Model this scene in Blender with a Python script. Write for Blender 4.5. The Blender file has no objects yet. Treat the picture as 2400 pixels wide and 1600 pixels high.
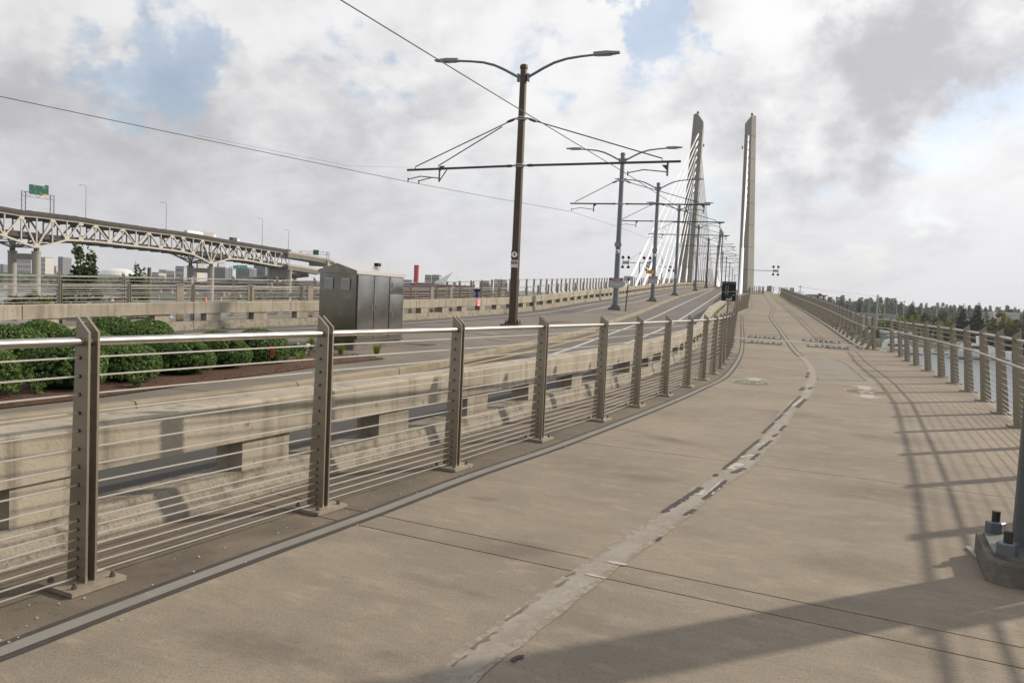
import bpy, math, random
import numpy as np
from mathutils import Vector, Matrix
R = math.radians
S = bpy.context.scene
COL = S.collection

# ------------------------------------------------------------------ camera
EYE = 1.7
FPX = 2400 * 28 / 36
ROLL = R(2.5)
PITCH = math.atan(106 / FPX * math.cos(ROLL))
_c, _s, _cp, _sp = math.cos(ROLL), math.sin(ROLL), math.cos(PITCH), math.sin(PITCH)
cam_d = bpy.data.cameras.new('camera'); cam_d.lens = 28; cam_d.sensor_width = 36
cam_d.clip_start = 0.05; cam_d.clip_end = 20000
cam = bpy.data.objects.new('camera', cam_d); COL.objects.link(cam)
right = Vector((_c, _s * _sp, _s * _cp)); up = Vector((-_s, _c * _sp, _c * _cp)); back = Vector((0, -_cp, _sp))
cam.matrix_world = Matrix(((right.x, up.x, back.x, 0), (right.y, up.y, back.y, 0), (right.z, up.z, back.z, EYE), (0, 0, 0, 1)))
S.camera = cam

def ray(x, y):
    u = (x - 1200) / FPX; v = -(y - 800) / FPX
    return right * u + up * v - back
def at(x, y, D):
    d = ray(x, y); d = d * (D / d.y); return Vector((d.x, d.y, d.z + EYE))

# ------------------------------------------------------------------ light and sky
SUN_EL = R(29)
SUN_DIR = Vector((0.898, 0.44, 0)).normalized() * math.cos(SUN_EL) + Vector((0, 0, math.sin(SUN_EL)))
sd = bpy.data.lights.new('sun', 'SUN'); sd.energy = 4.9; sd.angle = R(1.3); sd.color = (1, 0.87, 0.7)
so = bpy.data.objects.new('sun', sd); COL.objects.link(so)
so.rotation_euler = (-SUN_DIR).to_track_quat('-Z', 'Y').to_euler()
so.location = (0, 0, 60)
S.view_settings.view_transform = 'Standard'; S.view_settings.look = 'None'
S.view_settings.exposure = 0.0; S.view_settings.gamma = 1.0
try: S.view_settings.use_curve_mapping = False
except Exception: pass

W = bpy.data.worlds.new('World'); S.world = W; W.use_nodes = True
def build_world():
    nt = W.node_tree; N = nt.nodes; L = nt.links; N.clear()
    out = N.new('ShaderNodeOutputWorld')
    tc = N.new('ShaderNodeTexCoord')
    sep = N.new('ShaderNodeSeparateXYZ'); L.new(tc.outputs['Generated'], sep.inputs[0])
    def M(op, a, b=None, c=None, clamp=False):
        n = N.new('ShaderNodeMath'); n.operation = op; n.use_clamp = clamp
        for i, q in enumerate((a, b, c)):
            if q is None: continue
            if isinstance(q, (int, float)): n.inputs[i].default_value = q
            else: L.new(q, n.inputs[i])
        return n.outputs[0]
    def mix(f, a, b):
        n = N.new('ShaderNodeMix'); n.data_type = 'RGBA'
        for s, q in ((n.inputs[0], f), (n.inputs[6], a), (n.inputs[7], b)):
            if isinstance(q, tuple): s.default_value = (*q, 1)
            elif isinstance(q, (int, float)): s.default_value = q
            else: L.new(q, s)
        return n.outputs[2]
    def blob(px, py, rx, soft=1.0):
        d = ray(px, py).normalized()
        n = N.new('ShaderNodeVectorMath'); n.operation = 'DISTANCE'
        L.new(WARP, n.inputs[0]); n.inputs[1].default_value = d
        r = rx / FPX
        mr = N.new('ShaderNodeMapRange'); mr.interpolation_type = 'SMOOTHSTEP'
        L.new(n.outputs['Value'], mr.inputs[0]); mr.inputs[1].default_value = r * 1.5; mr.inputs[2].default_value = r * 0.15
        mr.inputs[3].default_value = 0; mr.inputs[4].default_value = 1
        return mr.outputs[0]
    def addall(lst):
        acc = None
        for w, b in lst:
            t = M('MULTIPLY', b, w)
            acc = t if acc is None else M('ADD', acc, t)
        return acc
    wn = N.new('ShaderNodeTexNoise'); wn.inputs['Scale'].default_value = 5.5; wn.inputs['Detail'].default_value = 6; wn.inputs['Roughness'].default_value = .62
    L.new(tc.outputs['Generated'], wn.inputs['Vector'])
    w1 = N.new('ShaderNodeVectorMath'); w1.operation = 'SUBTRACT'; L.new(wn.outputs['Color'], w1.inputs[0]); w1.inputs[1].default_value = (.5, .5, .5)
    w2 = N.new('ShaderNodeVectorMath'); w2.operation = 'SCALE'; L.new(w1.outputs[0], w2.inputs[0]); w2.inputs['Scale'].default_value = .34
    w3 = N.new('ShaderNodeVectorMath'); w3.operation = 'ADD'; L.new(w2.outputs[0], w3.inputs[0]); L.new(tc.outputs['Generated'], w3.inputs[1])
    WARP = w3.outputs[0]
    zc = M('MAXIMUM', sep.outputs[2], 0.0)
    den = M('ADD', zc, 0.42)
    px = M('DIVIDE', sep.outputs[0], den); py = M('DIVIDE', sep.outputs[1], den)
    cmb = N.new('ShaderNodeCombineXYZ'); L.new(px, cmb.inputs[0]); L.new(py, cmb.inputs[1]); cmb.inputs[2].default_value = 3.7
    def noise(scale, detail, rough, off=0.0, dist=0.0):
        mp = N.new('ShaderNodeMapping'); mp.inputs['Location'].default_value = (off, off * 1.7, off * .6)
        L.new(cmb.outputs[0], mp.inputs[0])
        n = N.new('ShaderNodeTexNoise'); n.inputs['Scale'].default_value = scale; n.inputs['Detail'].default_value = detail
        n.inputs['Roughness'].default_value = rough; n.inputs['Distortion'].default_value = dist
        L.new(mp.outputs[0], n.inputs['Vector']); return n.outputs[0]
    n1 = noise(3.1, 9, 0.54, 2.0, 0.25)
    n2 = noise(2.0, 7, 0.52, 7.3)
    n3 = noise(8.5, 8, 0.58, 11.0, 0.3)
    # the same field a little nearer the sun: where it is denser there, the cloud is shaded
    def shifted(scale, detail, rough, off, dist, amt):
        ad = N.new('ShaderNodeVectorMath'); ad.operation = 'ADD'; L.new(cmb.outputs[0], ad.inputs[0]); ad.inputs[1].default_value = (SUN_DIR.x * amt, SUN_DIR.y * amt, 0)
        mp = N.new('ShaderNodeMapping'); mp.inputs['Location'].default_value = (off, off * 1.7, off * .6); L.new(ad.outputs[0], mp.inputs[0])
        n = N.new('ShaderNodeTexNoise'); n.inputs['Scale'].default_value = scale; n.inputs['Detail'].default_value = detail; n.inputs['Roughness'].default_value = rough; n.inputs['Distortion'].default_value = dist
        L.new(mp.outputs[0], n.inputs['Vector']); return n.outputs[0]
    s1 = shifted(3.1, 5, .50, 2.0, .25, .07)
    s3 = shifted(8.5, 8, .58, 11.0, .3, .025)
    gaps = addall([(-.2, blob(360, 110, 45)), (.25, blob(330, 100, 160)), (.2, blob(190, 150, 120)), (.24, blob(480, 190, 110)), (.22, blob(300, 300, 100)),
                   (.34, blob(1490, 60, 90)), (.28, blob(1510, 150, 100)), (.22, blob(1590, 20, 110)), (.24, blob(1150, 150, 90)), (.22, blob(880, 220, 90)),
                   (.18, blob(2150, 340, 170)), (.14, blob(1900, 450, 150)), (.18, blob(770, 40, 80)), (.2, blob(2380, 310, 120)), (.12, blob(650, 260, 90)), (.1, blob(1180, 290, 90)),
                   (-.22, blob(90, 90, 130)), (-.2, blob(620, 90, 120)), (-.22, blob(1000, 60, 150)), (-.2, blob(1330, 70, 110)), (-.22, blob(1750, 60, 130)),
                   (-.3, blob(2080, 170, 280)), (-.15, blob(500, 360, 200)), (-.14, blob(1350, 330, 240)), (-.12, blob(200, 480, 260)), (-.1, blob(800, 480, 260))])
    cov = M('SUBTRACT', M('ADD', M('MULTIPLY', n1, .85), M('MULTIPLY', n3, .36)), M('MULTIPLY', gaps, .62))
    mr = N.new('ShaderNodeMapRange'); mr.interpolation_type = 'SMOOTHSTEP'
    L.new(cov, mr.inputs[0]); mr.inputs[1].default_value = .41; mr.inputs[2].default_value = .58
    mask0 = mr.outputs[0]
    hz = N.new('ShaderNodeMapRange'); hz.interpolation_type = 'SMOOTHSTEP'
    L.new(sep.outputs[2], hz.inputs[0]); hz.inputs[1].default_value = 0.22; hz.inputs[2].default_value = 0.03
    mask = M('MAXIMUM', M('ADD', M('MULTIPLY', mask0, .60), .40), M('MULTIPLY', hz.outputs[0], .93))
    darks = addall([(.36, blob(2290, 190, 220)), (.34, blob(2000, 200, 170)), (.26, blob(1740, 200, 130)), (.36, blob(2140, 190, 190)), (.26, blob(1850, 350, 90)), (.2, blob(1760, 335, 80)),
                    (.26, blob(450, 260, 150)), (.24, blob(350, 470, 280)), (.13, blob(60, 380, 200)), (.24, blob(750, 480, 260)), (.16, blob(950, 120, 130)), (.2, blob(250, 330, 130)),
                    (.14, blob(1450, 500, 250)), (.2, blob(2000, 620, 220)), (.12, blob(110, 190, 110)), (-.12, blob(560, 170, 130)), (-.2, blob(1800, 50, 150)), (-.12, blob(2200, 520, 230)), (-.16, blob(1330, 250, 260)), (-.16, blob(2330, 420, 170)), (-.12, blob(100, 90, 120)), (-.1, blob(1050, 40, 130)), (.18, blob(760, 300, 120)), (.14, blob(1200, 420, 150))])
    rel = M('ADD', M('MULTIPLY', M('SUBTRACT', s1, n1), 1.5), M('MULTIPLY', M('SUBTRACT', s3, n3), .55))
    sh = M('ADD', M('ADD', M('MULTIPLY', n2, 1.0), rel), M('MULTIPLY', darks, .95))
    mr2 = N.new('ShaderNodeMapRange'); mr2.interpolation_type = 'SMOOTHSTEP'
    L.new(sh, mr2.inputs[0]); mr2.inputs[1].default_value = .27; mr2.inputs[2].default_value = 1.2
    lowc = N.new('ShaderNodeMapRange'); lowc.interpolation_type = 'SMOOTHSTEP'; L.new(sep.outputs[2], lowc.inputs[0]); lowc.inputs[1].default_value = .24; lowc.inputs[2].default_value = .0
    cloud = mix(M('MULTIPLY', lowc.outputs[0], .7), mix(mr2.outputs[0], (.92, .917, .922), (.53, .528, .555)), (.68, .68, .715))
    # brighter towards the sun
    dt = N.new('ShaderNodeVectorMath'); dt.operation = 'DOT_PRODUCT'; L.new(tc.outputs['Generated'], dt.inputs[0]); dt.inputs[1].default_value = SUN_DIR
    mr3 = N.new('ShaderNodeMapRange'); L.new(dt.outputs['Value'], mr3.inputs[0])
    mr3.inputs[1].default_value = -.2; mr3.inputs[2].default_value = 1.0; mr3.inputs[3].default_value = .84; mr3.inputs[4].default_value = 1.16
    bg2 = N.new('ShaderNodeBackground'); L.new(cloud, bg2.inputs[0]); L.new(mr3.outputs[0], bg2.inputs[1])
    sky = N.new('ShaderNodeTexSky'); sky.sky_type = 'NISHITA'; sky.sun_disc = False
    sky.sun_elevation = SUN_EL; sky.sun_rotation = math.atan2(SUN_DIR.x, SUN_DIR.y)
    sky.air_density = 1.0; sky.dust_density = 1.2; sky.ozone_density = 1.2
    bg1 = N.new('ShaderNodeBackground'); L.new(sky.outputs[0], bg1.inputs[0]); bg1.inputs[1].default_value = 0.15
    ms = N.new('ShaderNodeMixShader'); L.new(mask, ms.inputs[0]); L.new(bg1.outputs[0], ms.inputs[1]); L.new(bg2.outputs[0], ms.inputs[2])
    L.new(ms.outputs[0], out.inputs[0])
build_world()

# ------------------------------------------------------------------ mesh helpers
ORG = {}
class MB:
    def __init__(s): s.v = []; s.f = []
    def add(s, v, f):
        o = len(s.v); s.v += [tuple(p) for p in v]; s.f += [tuple(i + o for i in q) for q in f]; return s
    def box(s, c, d, ax=None):
        c = Vector(c); X, Y, Z = ax if ax else (Vector((1, 0, 0)), Vector((0, 1, 0)), Vector((0, 0, 1)))
        X, Y, Z = Vector(X) * d[0] / 2, Vector(Y) * d[1] / 2, Vector(Z) * d[2] / 2
        v = [c + X * i + Y * j + Z * k for k in (-1, 1) for j in (-1, 1) for i in (-1, 1)]
        return s.add(v, [(0, 2, 3, 1), (4, 5, 7, 6), (0, 1, 5, 4), (2, 6, 7, 3), (0, 4, 6, 2), (1, 3, 7, 5)])
    def bar(s, a, b, w, h=None, upv=(0, 0, 1)):
        a, b = Vector(a), Vector(b); d = b - a; l = d.length
        if l < 1e-6: return s
        d.normalize(); u = Vector(upv)
        if abs(d.dot(u)) > .98: u = Vector((1, 0, 0))
        x = d.cross(u).normalized(); z = x.cross(d).normalized()
        return s.box((a + b) / 2, (w, l, h if h else w), (x, d, z))
    def tube(s, pts, r, n=6, cap=True):
        pts = [Vector(p) for p in pts]; rs = r if isinstance(r, (list, tuple)) else [r] * len(pts)
        vs = []; m = len(pts); x = None
        for i, p in enumerate(pts):
            d = (pts[min(i + 1, m - 1)] - pts[max(i - 1, 0)]).normalized()
            if x is None:
                u = Vector((0, 0, 1)) if abs(d.z) < .9 else Vector((1, 0, 0))
                x = d.cross(u).normalized()
            else: x = (x - d * x.dot(d)).normalized()
            y = d.cross(x)
            for k in range(n):
                a = 2 * math.pi * (k + .5) / n
                vs.append(p + (x * math.cos(a) + y * math.sin(a)) * rs[i])
        fs = []
        for i in range(m - 1):
            for k in range(n):
                k2 = (k + 1) % n
                fs.append((i * n + k, i * n + k2, (i + 1) * n + k2, (i + 1) * n + k))
        if cap:
            fs.append(tuple(range(n - 1, -1, -1))); fs.append(tuple((m - 1) * n + k for k in range(n)))
        return s.add(vs, fs)
    def prism(s, poly, depth, M=None):
        # poly in local XZ, extruded along local Y by +-depth/2
        n = len(poly); v = [Vector((p[0], -depth / 2, p[1])) for p in poly] + [Vector((p[0], depth / 2, p[1])) for p in poly]
        if M is not None: v = [M @ q for q in v]
        f = [tuple(range(n)), tuple(range(2 * n - 1, n - 1, -1))] + [(i, i + n, (i + 1) % n + n, (i + 1) % n) for i in range(n)]
        return s.add(v, f)
    def slab(s, poly, z0, z1):
        n = len(poly); v = [(p[0], p[1], z0 + (p[2] if len(p) > 2 else 0)) for p in poly] + [(p[0], p[1], z1 + (p[2] if len(p) > 2 else 0)) for p in poly]
        f = [tuple(range(n - 1, -1, -1)), tuple(range(n, 2 * n))] + [(i, (i + 1) % n, (i + 1) % n + n, i + n) for i in range(n)]
        return s.add(v, f)
    def sweep(s, pts, prof, closed=True, cap=True):
        # prof: list of (u right, z up); pts 3D polyline
        pts = [Vector(p) for p in pts]; n = len(prof); m = len(pts); vs = []
        for i, p in enumerate(pts):
            d = pts[min(i + 1, m - 1)] - pts[max(i - 1, 0)]; d.z = 0; d.normalize()
            rr = Vector((d.y, -d.x, 0))
            for u, z in prof: vs.append(p + rr * u + Vector((0, 0, z)))
        fs = []
        for i in range(m - 1):
            for k in range(n if closed else n - 1):
                k2 = (k + 1) % n
                fs.append((i * n + k, (i + 1) * n + k, (i + 1) * n + k2, i * n + k2))
        if closed and cap:
            fs.append(tuple(range(n))); fs.append(tuple((m - 1) * n + k for k in range(n - 1, -1, -1)))
        return s.add(vs, fs)
    def lathe(s, prof, n=12, c=(0, 0, 0)):
        c = Vector(c); m = len(prof)
        vs = [c + Vector((r * math.cos(2 * math.pi * k / n), r * math.sin(2 * math.pi * k / n), z)) for r, z in prof for k in range(n)]
        fs = [(i * n + k, i * n + (k + 1) % n, (i + 1) * n + (k + 1) % n, (i + 1) * n + k) for i in range(m - 1) for k in range(n)]
        fs += [tuple(range(n - 1, -1, -1)), tuple((m - 1) * n + k for k in range(n))]
        return s.add(vs, fs)
    def grid(s, rows):
        m = len(rows); n = len(rows[0])
        return s.add([p for r in rows for p in r], [(i * n + j, i * n + j + 1, (i + 1) * n + j + 1, (i + 1) * n + j) for i in range(m - 1) for j in range(n - 1)])
    def mesh(s, name, mat, smooth=False, off=None):
        me = bpy.data.meshes.new(name)
        v = s.v if off is None else [(p[0] - off[0], p[1] - off[1], p[2] - off[2]) for p in s.v]
        me.from_pydata(v, [], s.f); me.materials.append(mat)
        if smooth:
            me.polygons.foreach_set('use_smooth', [True] * len(me.polygons))
            try: me.set_sharp_from_angle(angle=R(40))
            except Exception: pass
        me.update(); return me

def props(o, label=None, cat=None, group=None, kind=None):
    if label: o['label'] = label
    if cat: o['category'] = cat
    if group: o['group'] = group
    if kind: o['kind'] = kind
    return o
def thing(name, label, cat, loc=(0, 0, 0), rz=0, group=None):
    o = bpy.data.objects.new(name, None); COL.objects.link(o); o.location = loc; o.rotation_euler = (0, 0, rz)
    o.empty_display_size = .3
    ORG[o.name] = Vector(loc); return props(o, label, cat, group)
def part(name, mb, mat, parent, w=False, smooth=False, label=None, kind=None):
    """w: vertices are world coordinates (root unrotated)"""
    off = ORG[parent.name] if w else None
    o = bpy.data.objects.new(name, mb.mesh(name, mat, smooth, off)); COL.objects.link(o); o.parent = parent
    if w: ORG[o.name] = off
    return props(o, label, None, None, kind)
def inst(name, me, parent, M):
    o = bpy.data.objects.new(name, me); COL.objects.link(o); o.parent = parent; o.matrix_local = M; return o
def single(name, mb, mat, label, cat, loc=(0, 0, 0), group=None, smooth=False, w=True):
    o = bpy.data.objects.new(name, mb.mesh(name, mat, smooth, Vector(loc) if w else None)); COL.objects.link(o); o.location = loc
    ORG[o.name] = Vector(loc); return props(o, label, cat, group)
def struct(name, mb, mat, parent=None, smooth=False, kind='structure'):
    o = bpy.data.objects.new(name, mb.mesh(name, mat, smooth)); COL.objects.link(o); ORG[o.name] = Vector((0, 0, 0))
    if parent: o.parent = parent
    else: o['kind'] = kind
    return o
def copy_tree(o, parent=None):
    c = o.copy(); COL.objects.link(c)
    if parent: c.parent = parent
    for ch in list(o.children): copy_tree(ch, c)
    return c
def text_mb(txt, size, M, ext=0.0, align='CENTER'):
    """letters as a mesh: local X right, local Y up, mapped by M"""
    cu = bpy.data.curves.new('lettering', 'FONT'); cu.body = txt; cu.size = size; cu.extrude = ext; cu.align_x = align; cu.align_y = 'CENTER'
    cu.resolution_u = 3
    ob = bpy.data.objects.new('lettering', cu); COL.objects.link(ob)
    dg = bpy.context.evaluated_depsgraph_get(); me = bpy.data.meshes.new_from_object(ob.evaluated_get(dg))
    mb = MB().add([M @ v.co for v in me.vertices], [tuple(p.vertices) for p in me.polygons])
    bpy.data.objects.remove(ob); bpy.data.curves.remove(cu); bpy.data.meshes.remove(me)
    return mb

# ------------------------------------------------------------------ materials
def mat(name, col, rough=.7, metal=0.0, layers=(), bump=None, spec=.5, trans=None, rand=0.0, orand=0.0):
    m = bpy.data.materials.new(name); m.use_nodes = True; nt = m.node_tree; N = nt.nodes; L = nt.links
    b = N['Principled BSDF']; b.inputs['Roughness'].default_value = rough; b.inputs['Metallic'].default_value = metal
    b.inputs['Specular IOR Level'].default_value = spec
    g = N.new('ShaderNodeNewGeometry')
    cur = None
    def setc(sock, q):
        if isinstance(q, tuple): sock.default_value = (*q, 1)
        else: L.new(q, sock)
    cur = tuple(col)
    def nz(scale, detail, stretch, rough_=.6, rot=0):
        mp = N.new('ShaderNodeMapping'); L.new(g.outputs['Position'], mp.inputs[0]); mp.vector_type = 'TEXTURE'; mp.inputs['Scale'].default_value = tuple(1 / q for q in stretch); mp.inputs['Rotation'].default_value = (0, 0, rot)
        n = N.new('ShaderNodeTexNoise'); n.inputs['Scale'].default_value = scale; n.inputs['Detail'].default_value = detail; n.inputs['Roughness'].default_value = rough_
        L.new(mp.outputs[0], n.inputs['Vector']); return n.outputs[0]
    for ly in layers:
        sc, c2, lo, hi, amt = ly[:5]; st = ly[5] if len(ly) > 5 else (1, 1, 1); rot = ly[6] if len(ly) > 6 else 0
        mr = N.new('ShaderNodeMapRange'); L.new(nz(sc, 6, st, .6, rot), mr.inputs[0]); mr.inputs[1].default_value = lo; mr.inputs[2].default_value = hi; mr.inputs[4].default_value = amt
        mx = N.new('ShaderNodeMix'); mx.data_type = 'RGBA'; L.new(mr.outputs[0], mx.inputs[0]); setc(mx.inputs[6], cur); setc(mx.inputs[7], c2); cur = mx.outputs[2]
    if rand:
        hs = N.new('ShaderNodeHueSaturation'); setc(hs.inputs['Color'], cur)
        mr = N.new('ShaderNodeMapRange'); L.new(g.outputs['Random Per Island'], mr.inputs[0]); mr.inputs[3].default_value = 1 - rand; mr.inputs[4].default_value = 1 + rand
        L.new(mr.outputs[0], hs.inputs['Value']); cur = hs.outputs[0]
    if orand:
        hs = N.new('ShaderNodeHueSaturation'); setc(hs.inputs['Color'], cur); oi = N.new('ShaderNodeObjectInfo')
        mr = N.new('ShaderNodeMapRange'); L.new(oi.outputs['Random'], mr.inputs[0]); mr.inputs[3].default_value = 1 - orand; mr.inputs[4].default_value = 1 + orand
        L.new(mr.outputs[0], hs.inputs['Value']); cur = hs.outputs[0]
    setc(b.inputs['Base Color'], cur)
    if bump:
        bp = N.new('ShaderNodeBump'); bp.inputs['Strength'].default_value = bump[1]; bp.inputs['Distance'].default_value = bump[2] if len(bump) > 2 else .02
        L.new(nz(bump[0], 5, bump[3] if len(bump) > 3 else (1, 1, 1)), bp.inputs['Height']); L.new(bp.outputs[0], b.inputs['Normal'])
    if trans:
        t = N.new('ShaderNodeBsdfTranslucent'); setc(t.inputs[0], trans)
        ms = N.new('ShaderNodeMixShader'); ms.inputs[0].default_value = .3; L.new(b.outputs[0], ms.inputs[1]); L.new(t.outputs[0], ms.inputs[2])
        L.new(ms.outputs[0], N['Material Output'].inputs[0])
    return m
AX = R(17)    # bearing of the bridge
MT = {}
MT['path'] = mat('path concrete', (.226, .191, .149), .88, layers=[(.35, (.135, .117, .094), .38, .66, .85), (1.1, (.235, .202, .156), .5, .72, .75), (2.6, (.125, .108, .088), .52, .74, .55, (.35, 1.2, 1), R(-26)), (.9, (.12, .107, .092), .58, .74, .55, (.45, 1.1, 1), R(-20)), (6, (.29, .245, .19), .52, .75, .6, (.6, 1, 1), R(-26)), (22, (.15, .125, .097), .48, .72, .5, (.25, 1, 1), R(-26)), (60, (.09, .077, .062), .5, .82, .9), (120, (.38, .325, .255), .55, .78, .9), (9, (.085, .073, .06), .67, .79, .75), (33, (.04, .035, .03), .745, .775, .85)], bump=(90, .35, .01), spec=.3, orand=.06)
MT['path_dirty'] = mat('stained concrete', (.150, .126, .098), .9, layers=[(.8, (.092, .078, .062), .4, .68, .85), (3, (.175, .148, .115), .5, .75, .7), (10, (.055, .047, .039), .58, .76, .8), (50, (.065, .055, .045), .5, .85, .75), (170, (.22, .19, .15), .58, .8, .75)], bump=(80, .35, .01), spec=.25, orand=.04)
MT['patch'] = mat('grey patch concrete', (.185, .166, .142), .85, layers=[(1.5, (.13, .118, .104), .42, .7, .8), (5, (.22, .2, .175), .5, .75, .6), (80, (.11, .10, .085), .5, .85, .6)], spec=.3)
MT['joint'] = mat('joint filler', (.07, .06, .05), .95)
MT['barrier'] = mat('barrier concrete', (.335, .302, .245), .85, layers=[(1.2, (.205, .182, .145), .42, .7, .85), (4, (.15, .132, .105), .5, .68, .85, (1.6, 1.6, .10)), (.9, (.355, .325, .265), .5, .75, .55), (45, (.17, .152, .122), .55, .8, .55), (11, (.11, .096, .08), .62, .74, .85)], bump=(40, .3, .015), spec=.25, orand=.06)
MT['barrier_base'] = mat('barrier base concrete', (.275, .25, .205), .9, layers=[(6, (.10, .089, .072), .47, .66, .75), (1.5, (.29, .265, .22), .5, .75, .6), (40, (.075, .067, .052), .55, .72, .8)], bump=(35, .5, .02), spec=.2)
MT['kerb'] = mat('kerb concrete', (.24, .208, .155), .85, layers=[(2, (.15, .13, .10), .45, .7, .85), (30, (.14, .12, .095), .5, .8, .6)], bump=(40, .3, .01), spec=.25, orand=.05)
MT['island'] = mat('island concrete', (.158, .139, .115), .85, layers=[(.6, (.105, .093, .08), .42, .7, .85), (4, (.115, .102, .087), .5, .75, .6, (.3, 1, 1), R(15)), (60, (.09, .08, .068), .5, .85, .6)], bump=(70, .2, .01), spec=.35)
MT['road'] = mat('road concrete', (.105, .098, .089), .8, layers=[(.4, (.075, .07, .065), .4, .7, .8), (2.5, (.135, .125, .112), .5, .8, .6, (1, .12, 1), R(-17)), (90, (.06, .056, .052), .5, .85, .7)], bump=(110, .35, .01), spec=.4)
MT['asphalt'] = mat('asphalt', (.058, .055, .052), .88, layers=[(.5, (.042, .04, .039), .4, .7, .7), (120, (.11, .105, .098), .55, .8, .7)], bump=(140, .5, .01), spec=.3)
MT['line_light'] = mat('faded grey line', (.185, .178, .162), .8, layers=[(2, (.145, .137, .122), .45, .75, .7), (150, (.26, .248, .225), .55, .8, .6), (60, (.11, .104, .095), .62, .8, .6)], spec=.3)
MT['line_dark'] = mat('black line border', (.045, .04, .038), .8, layers=[(70, (.085, .075, .068), .5, .8, .6), (4, (.07, .062, .055), .55, .75, .6)], spec=.3)
MT['line_worn'] = mat('worn pale line', (.245, .226, .198), .85, layers=[(2, (.19, .167, .138), .42, .62, .85), (14, (.29, .272, .243), .50, .75, .7), (30, (.175, .155, .128), .55, .7, .8), (90, (.13, .117, .10), .58, .8, .7), (33, (.05, .045, .04), .74, .77, .8)], spec=.3)
MT['line_frayed'] = mat('frayed line edge', (.185, .160, .125), .88, layers=[(18, (.25, .23, .2), .47, .53, .9), (60, (.10, .087, .07), .5, .85, .7), (7, (.185, .160, .125), .5, .6, .7)], spec=.3)
MT['line_chip'] = mat('remaining pale tape', (.36, .34, .305), .75, spec=.3)
MT['arrow_paint'] = mat('pale arrow paint', (.29, .272, .245), .8, layers=[(20, (.22, .2, .17), .5, .75, .7)])
MT['strip'] = mat('pale steel strip', (.40, .385, .355), .5, .2)
def stain_and_shadow_mat():
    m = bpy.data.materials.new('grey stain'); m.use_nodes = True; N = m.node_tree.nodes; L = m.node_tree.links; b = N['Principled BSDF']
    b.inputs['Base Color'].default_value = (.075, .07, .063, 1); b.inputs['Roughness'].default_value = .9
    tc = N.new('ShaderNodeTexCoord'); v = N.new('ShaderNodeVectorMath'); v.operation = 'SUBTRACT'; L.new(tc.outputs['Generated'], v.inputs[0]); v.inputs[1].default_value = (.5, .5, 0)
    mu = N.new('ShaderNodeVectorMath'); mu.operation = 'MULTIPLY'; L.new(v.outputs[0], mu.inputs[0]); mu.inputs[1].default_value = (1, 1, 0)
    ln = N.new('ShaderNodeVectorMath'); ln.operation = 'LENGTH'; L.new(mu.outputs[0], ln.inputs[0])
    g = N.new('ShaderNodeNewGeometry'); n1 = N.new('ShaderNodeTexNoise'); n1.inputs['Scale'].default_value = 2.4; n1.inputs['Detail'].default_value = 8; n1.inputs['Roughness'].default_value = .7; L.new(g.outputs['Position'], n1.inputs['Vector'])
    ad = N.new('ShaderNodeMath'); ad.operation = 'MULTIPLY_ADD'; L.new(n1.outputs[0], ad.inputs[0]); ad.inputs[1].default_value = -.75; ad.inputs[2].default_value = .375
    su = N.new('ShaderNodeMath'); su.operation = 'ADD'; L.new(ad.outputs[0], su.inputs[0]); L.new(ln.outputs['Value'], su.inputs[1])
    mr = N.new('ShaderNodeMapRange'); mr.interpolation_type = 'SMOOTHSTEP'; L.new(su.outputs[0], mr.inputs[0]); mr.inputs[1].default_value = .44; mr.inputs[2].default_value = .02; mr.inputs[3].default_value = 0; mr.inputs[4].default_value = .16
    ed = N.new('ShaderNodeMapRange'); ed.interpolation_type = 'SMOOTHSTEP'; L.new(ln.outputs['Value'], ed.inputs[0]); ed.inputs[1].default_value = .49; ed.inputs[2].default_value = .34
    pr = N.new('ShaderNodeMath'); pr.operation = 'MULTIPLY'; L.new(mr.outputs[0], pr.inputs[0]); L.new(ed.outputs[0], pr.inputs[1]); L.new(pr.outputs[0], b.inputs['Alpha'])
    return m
MT['stain'] = stain_and_shadow_mat()  # serves path smears and the soft shadows painted on as dark sheets
MT['pebble'] = mat('pale grit', (.42, .39, .34), .9)
MT['line_rub'] = mat('rubbed border trace', (.13, .11, .09), .85, spec=.2)
MT['white_paint'] = mat('white road paint', (.38, .37, .35), .7, layers=[(3, (.24, .232, .215), .5, .75, .7), (40, (.24, .23, .215), .55, .8, .5)])
MT['yellow_paint'] = mat('yellow road paint', (.38, .225, .045), .7, layers=[(3, (.25, .17, .06), .5, .75, .6)])
MT['green_mark'] = mat('green marking', (.05, .062, .042), .8, layers=[(30, (.1, .1, .075), .5, .8, .5)])
MT['green_ring'] = mat('lime marking ring', (.2, .25, .07), .8)
MT['orange_mark'] = mat('brown marking', (.065, .05, .042), .8, layers=[(30, (.12, .1, .08), .5, .8, .5)])
MT['orange_ring'] = mat('orange marking ring', (.36, .21, .045), .8)
MT['fin'] = mat('bead blasted steel', (.30, .265, .215), .42, .75, layers=[(4, (.24, .21, .17), .4, .7, .6), (25, (.34, .3, .245), .5, .8, .4)], spec=.5)
MT['steel'] = mat('brushed steel rail', (.46, .44, .41), .30, 1.0, layers=[(2, (.37, .35, .32), .4, .7, .6)])
MT['cable'] = mat('steel cable', (.66, .62, .56), .38, .9)
MT['dark_metal'] = mat('dark bolt metal', (.06, .055, .05), .5, .6)
MT['galv'] = mat('galvanised pole', (.15, .175, .20), .45, .6, layers=[(3, (.20, .225, .25), .45, .7, .6), (40, (.12, .14, .16), .5, .8, .4)])
MT['brown_pole'] = mat('weathered brown pole', (.085, .062, .042), .55, .4, layers=[(2, (.05, .04, .03), .45, .7, .8, (1, 1, .15)), (8, (.13, .095, .06), .55, .8, .5, (1, 1, .2))])
MT['lamp'] = mat('lamp housing', (.22, .24, .25), .5, .3)
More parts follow.
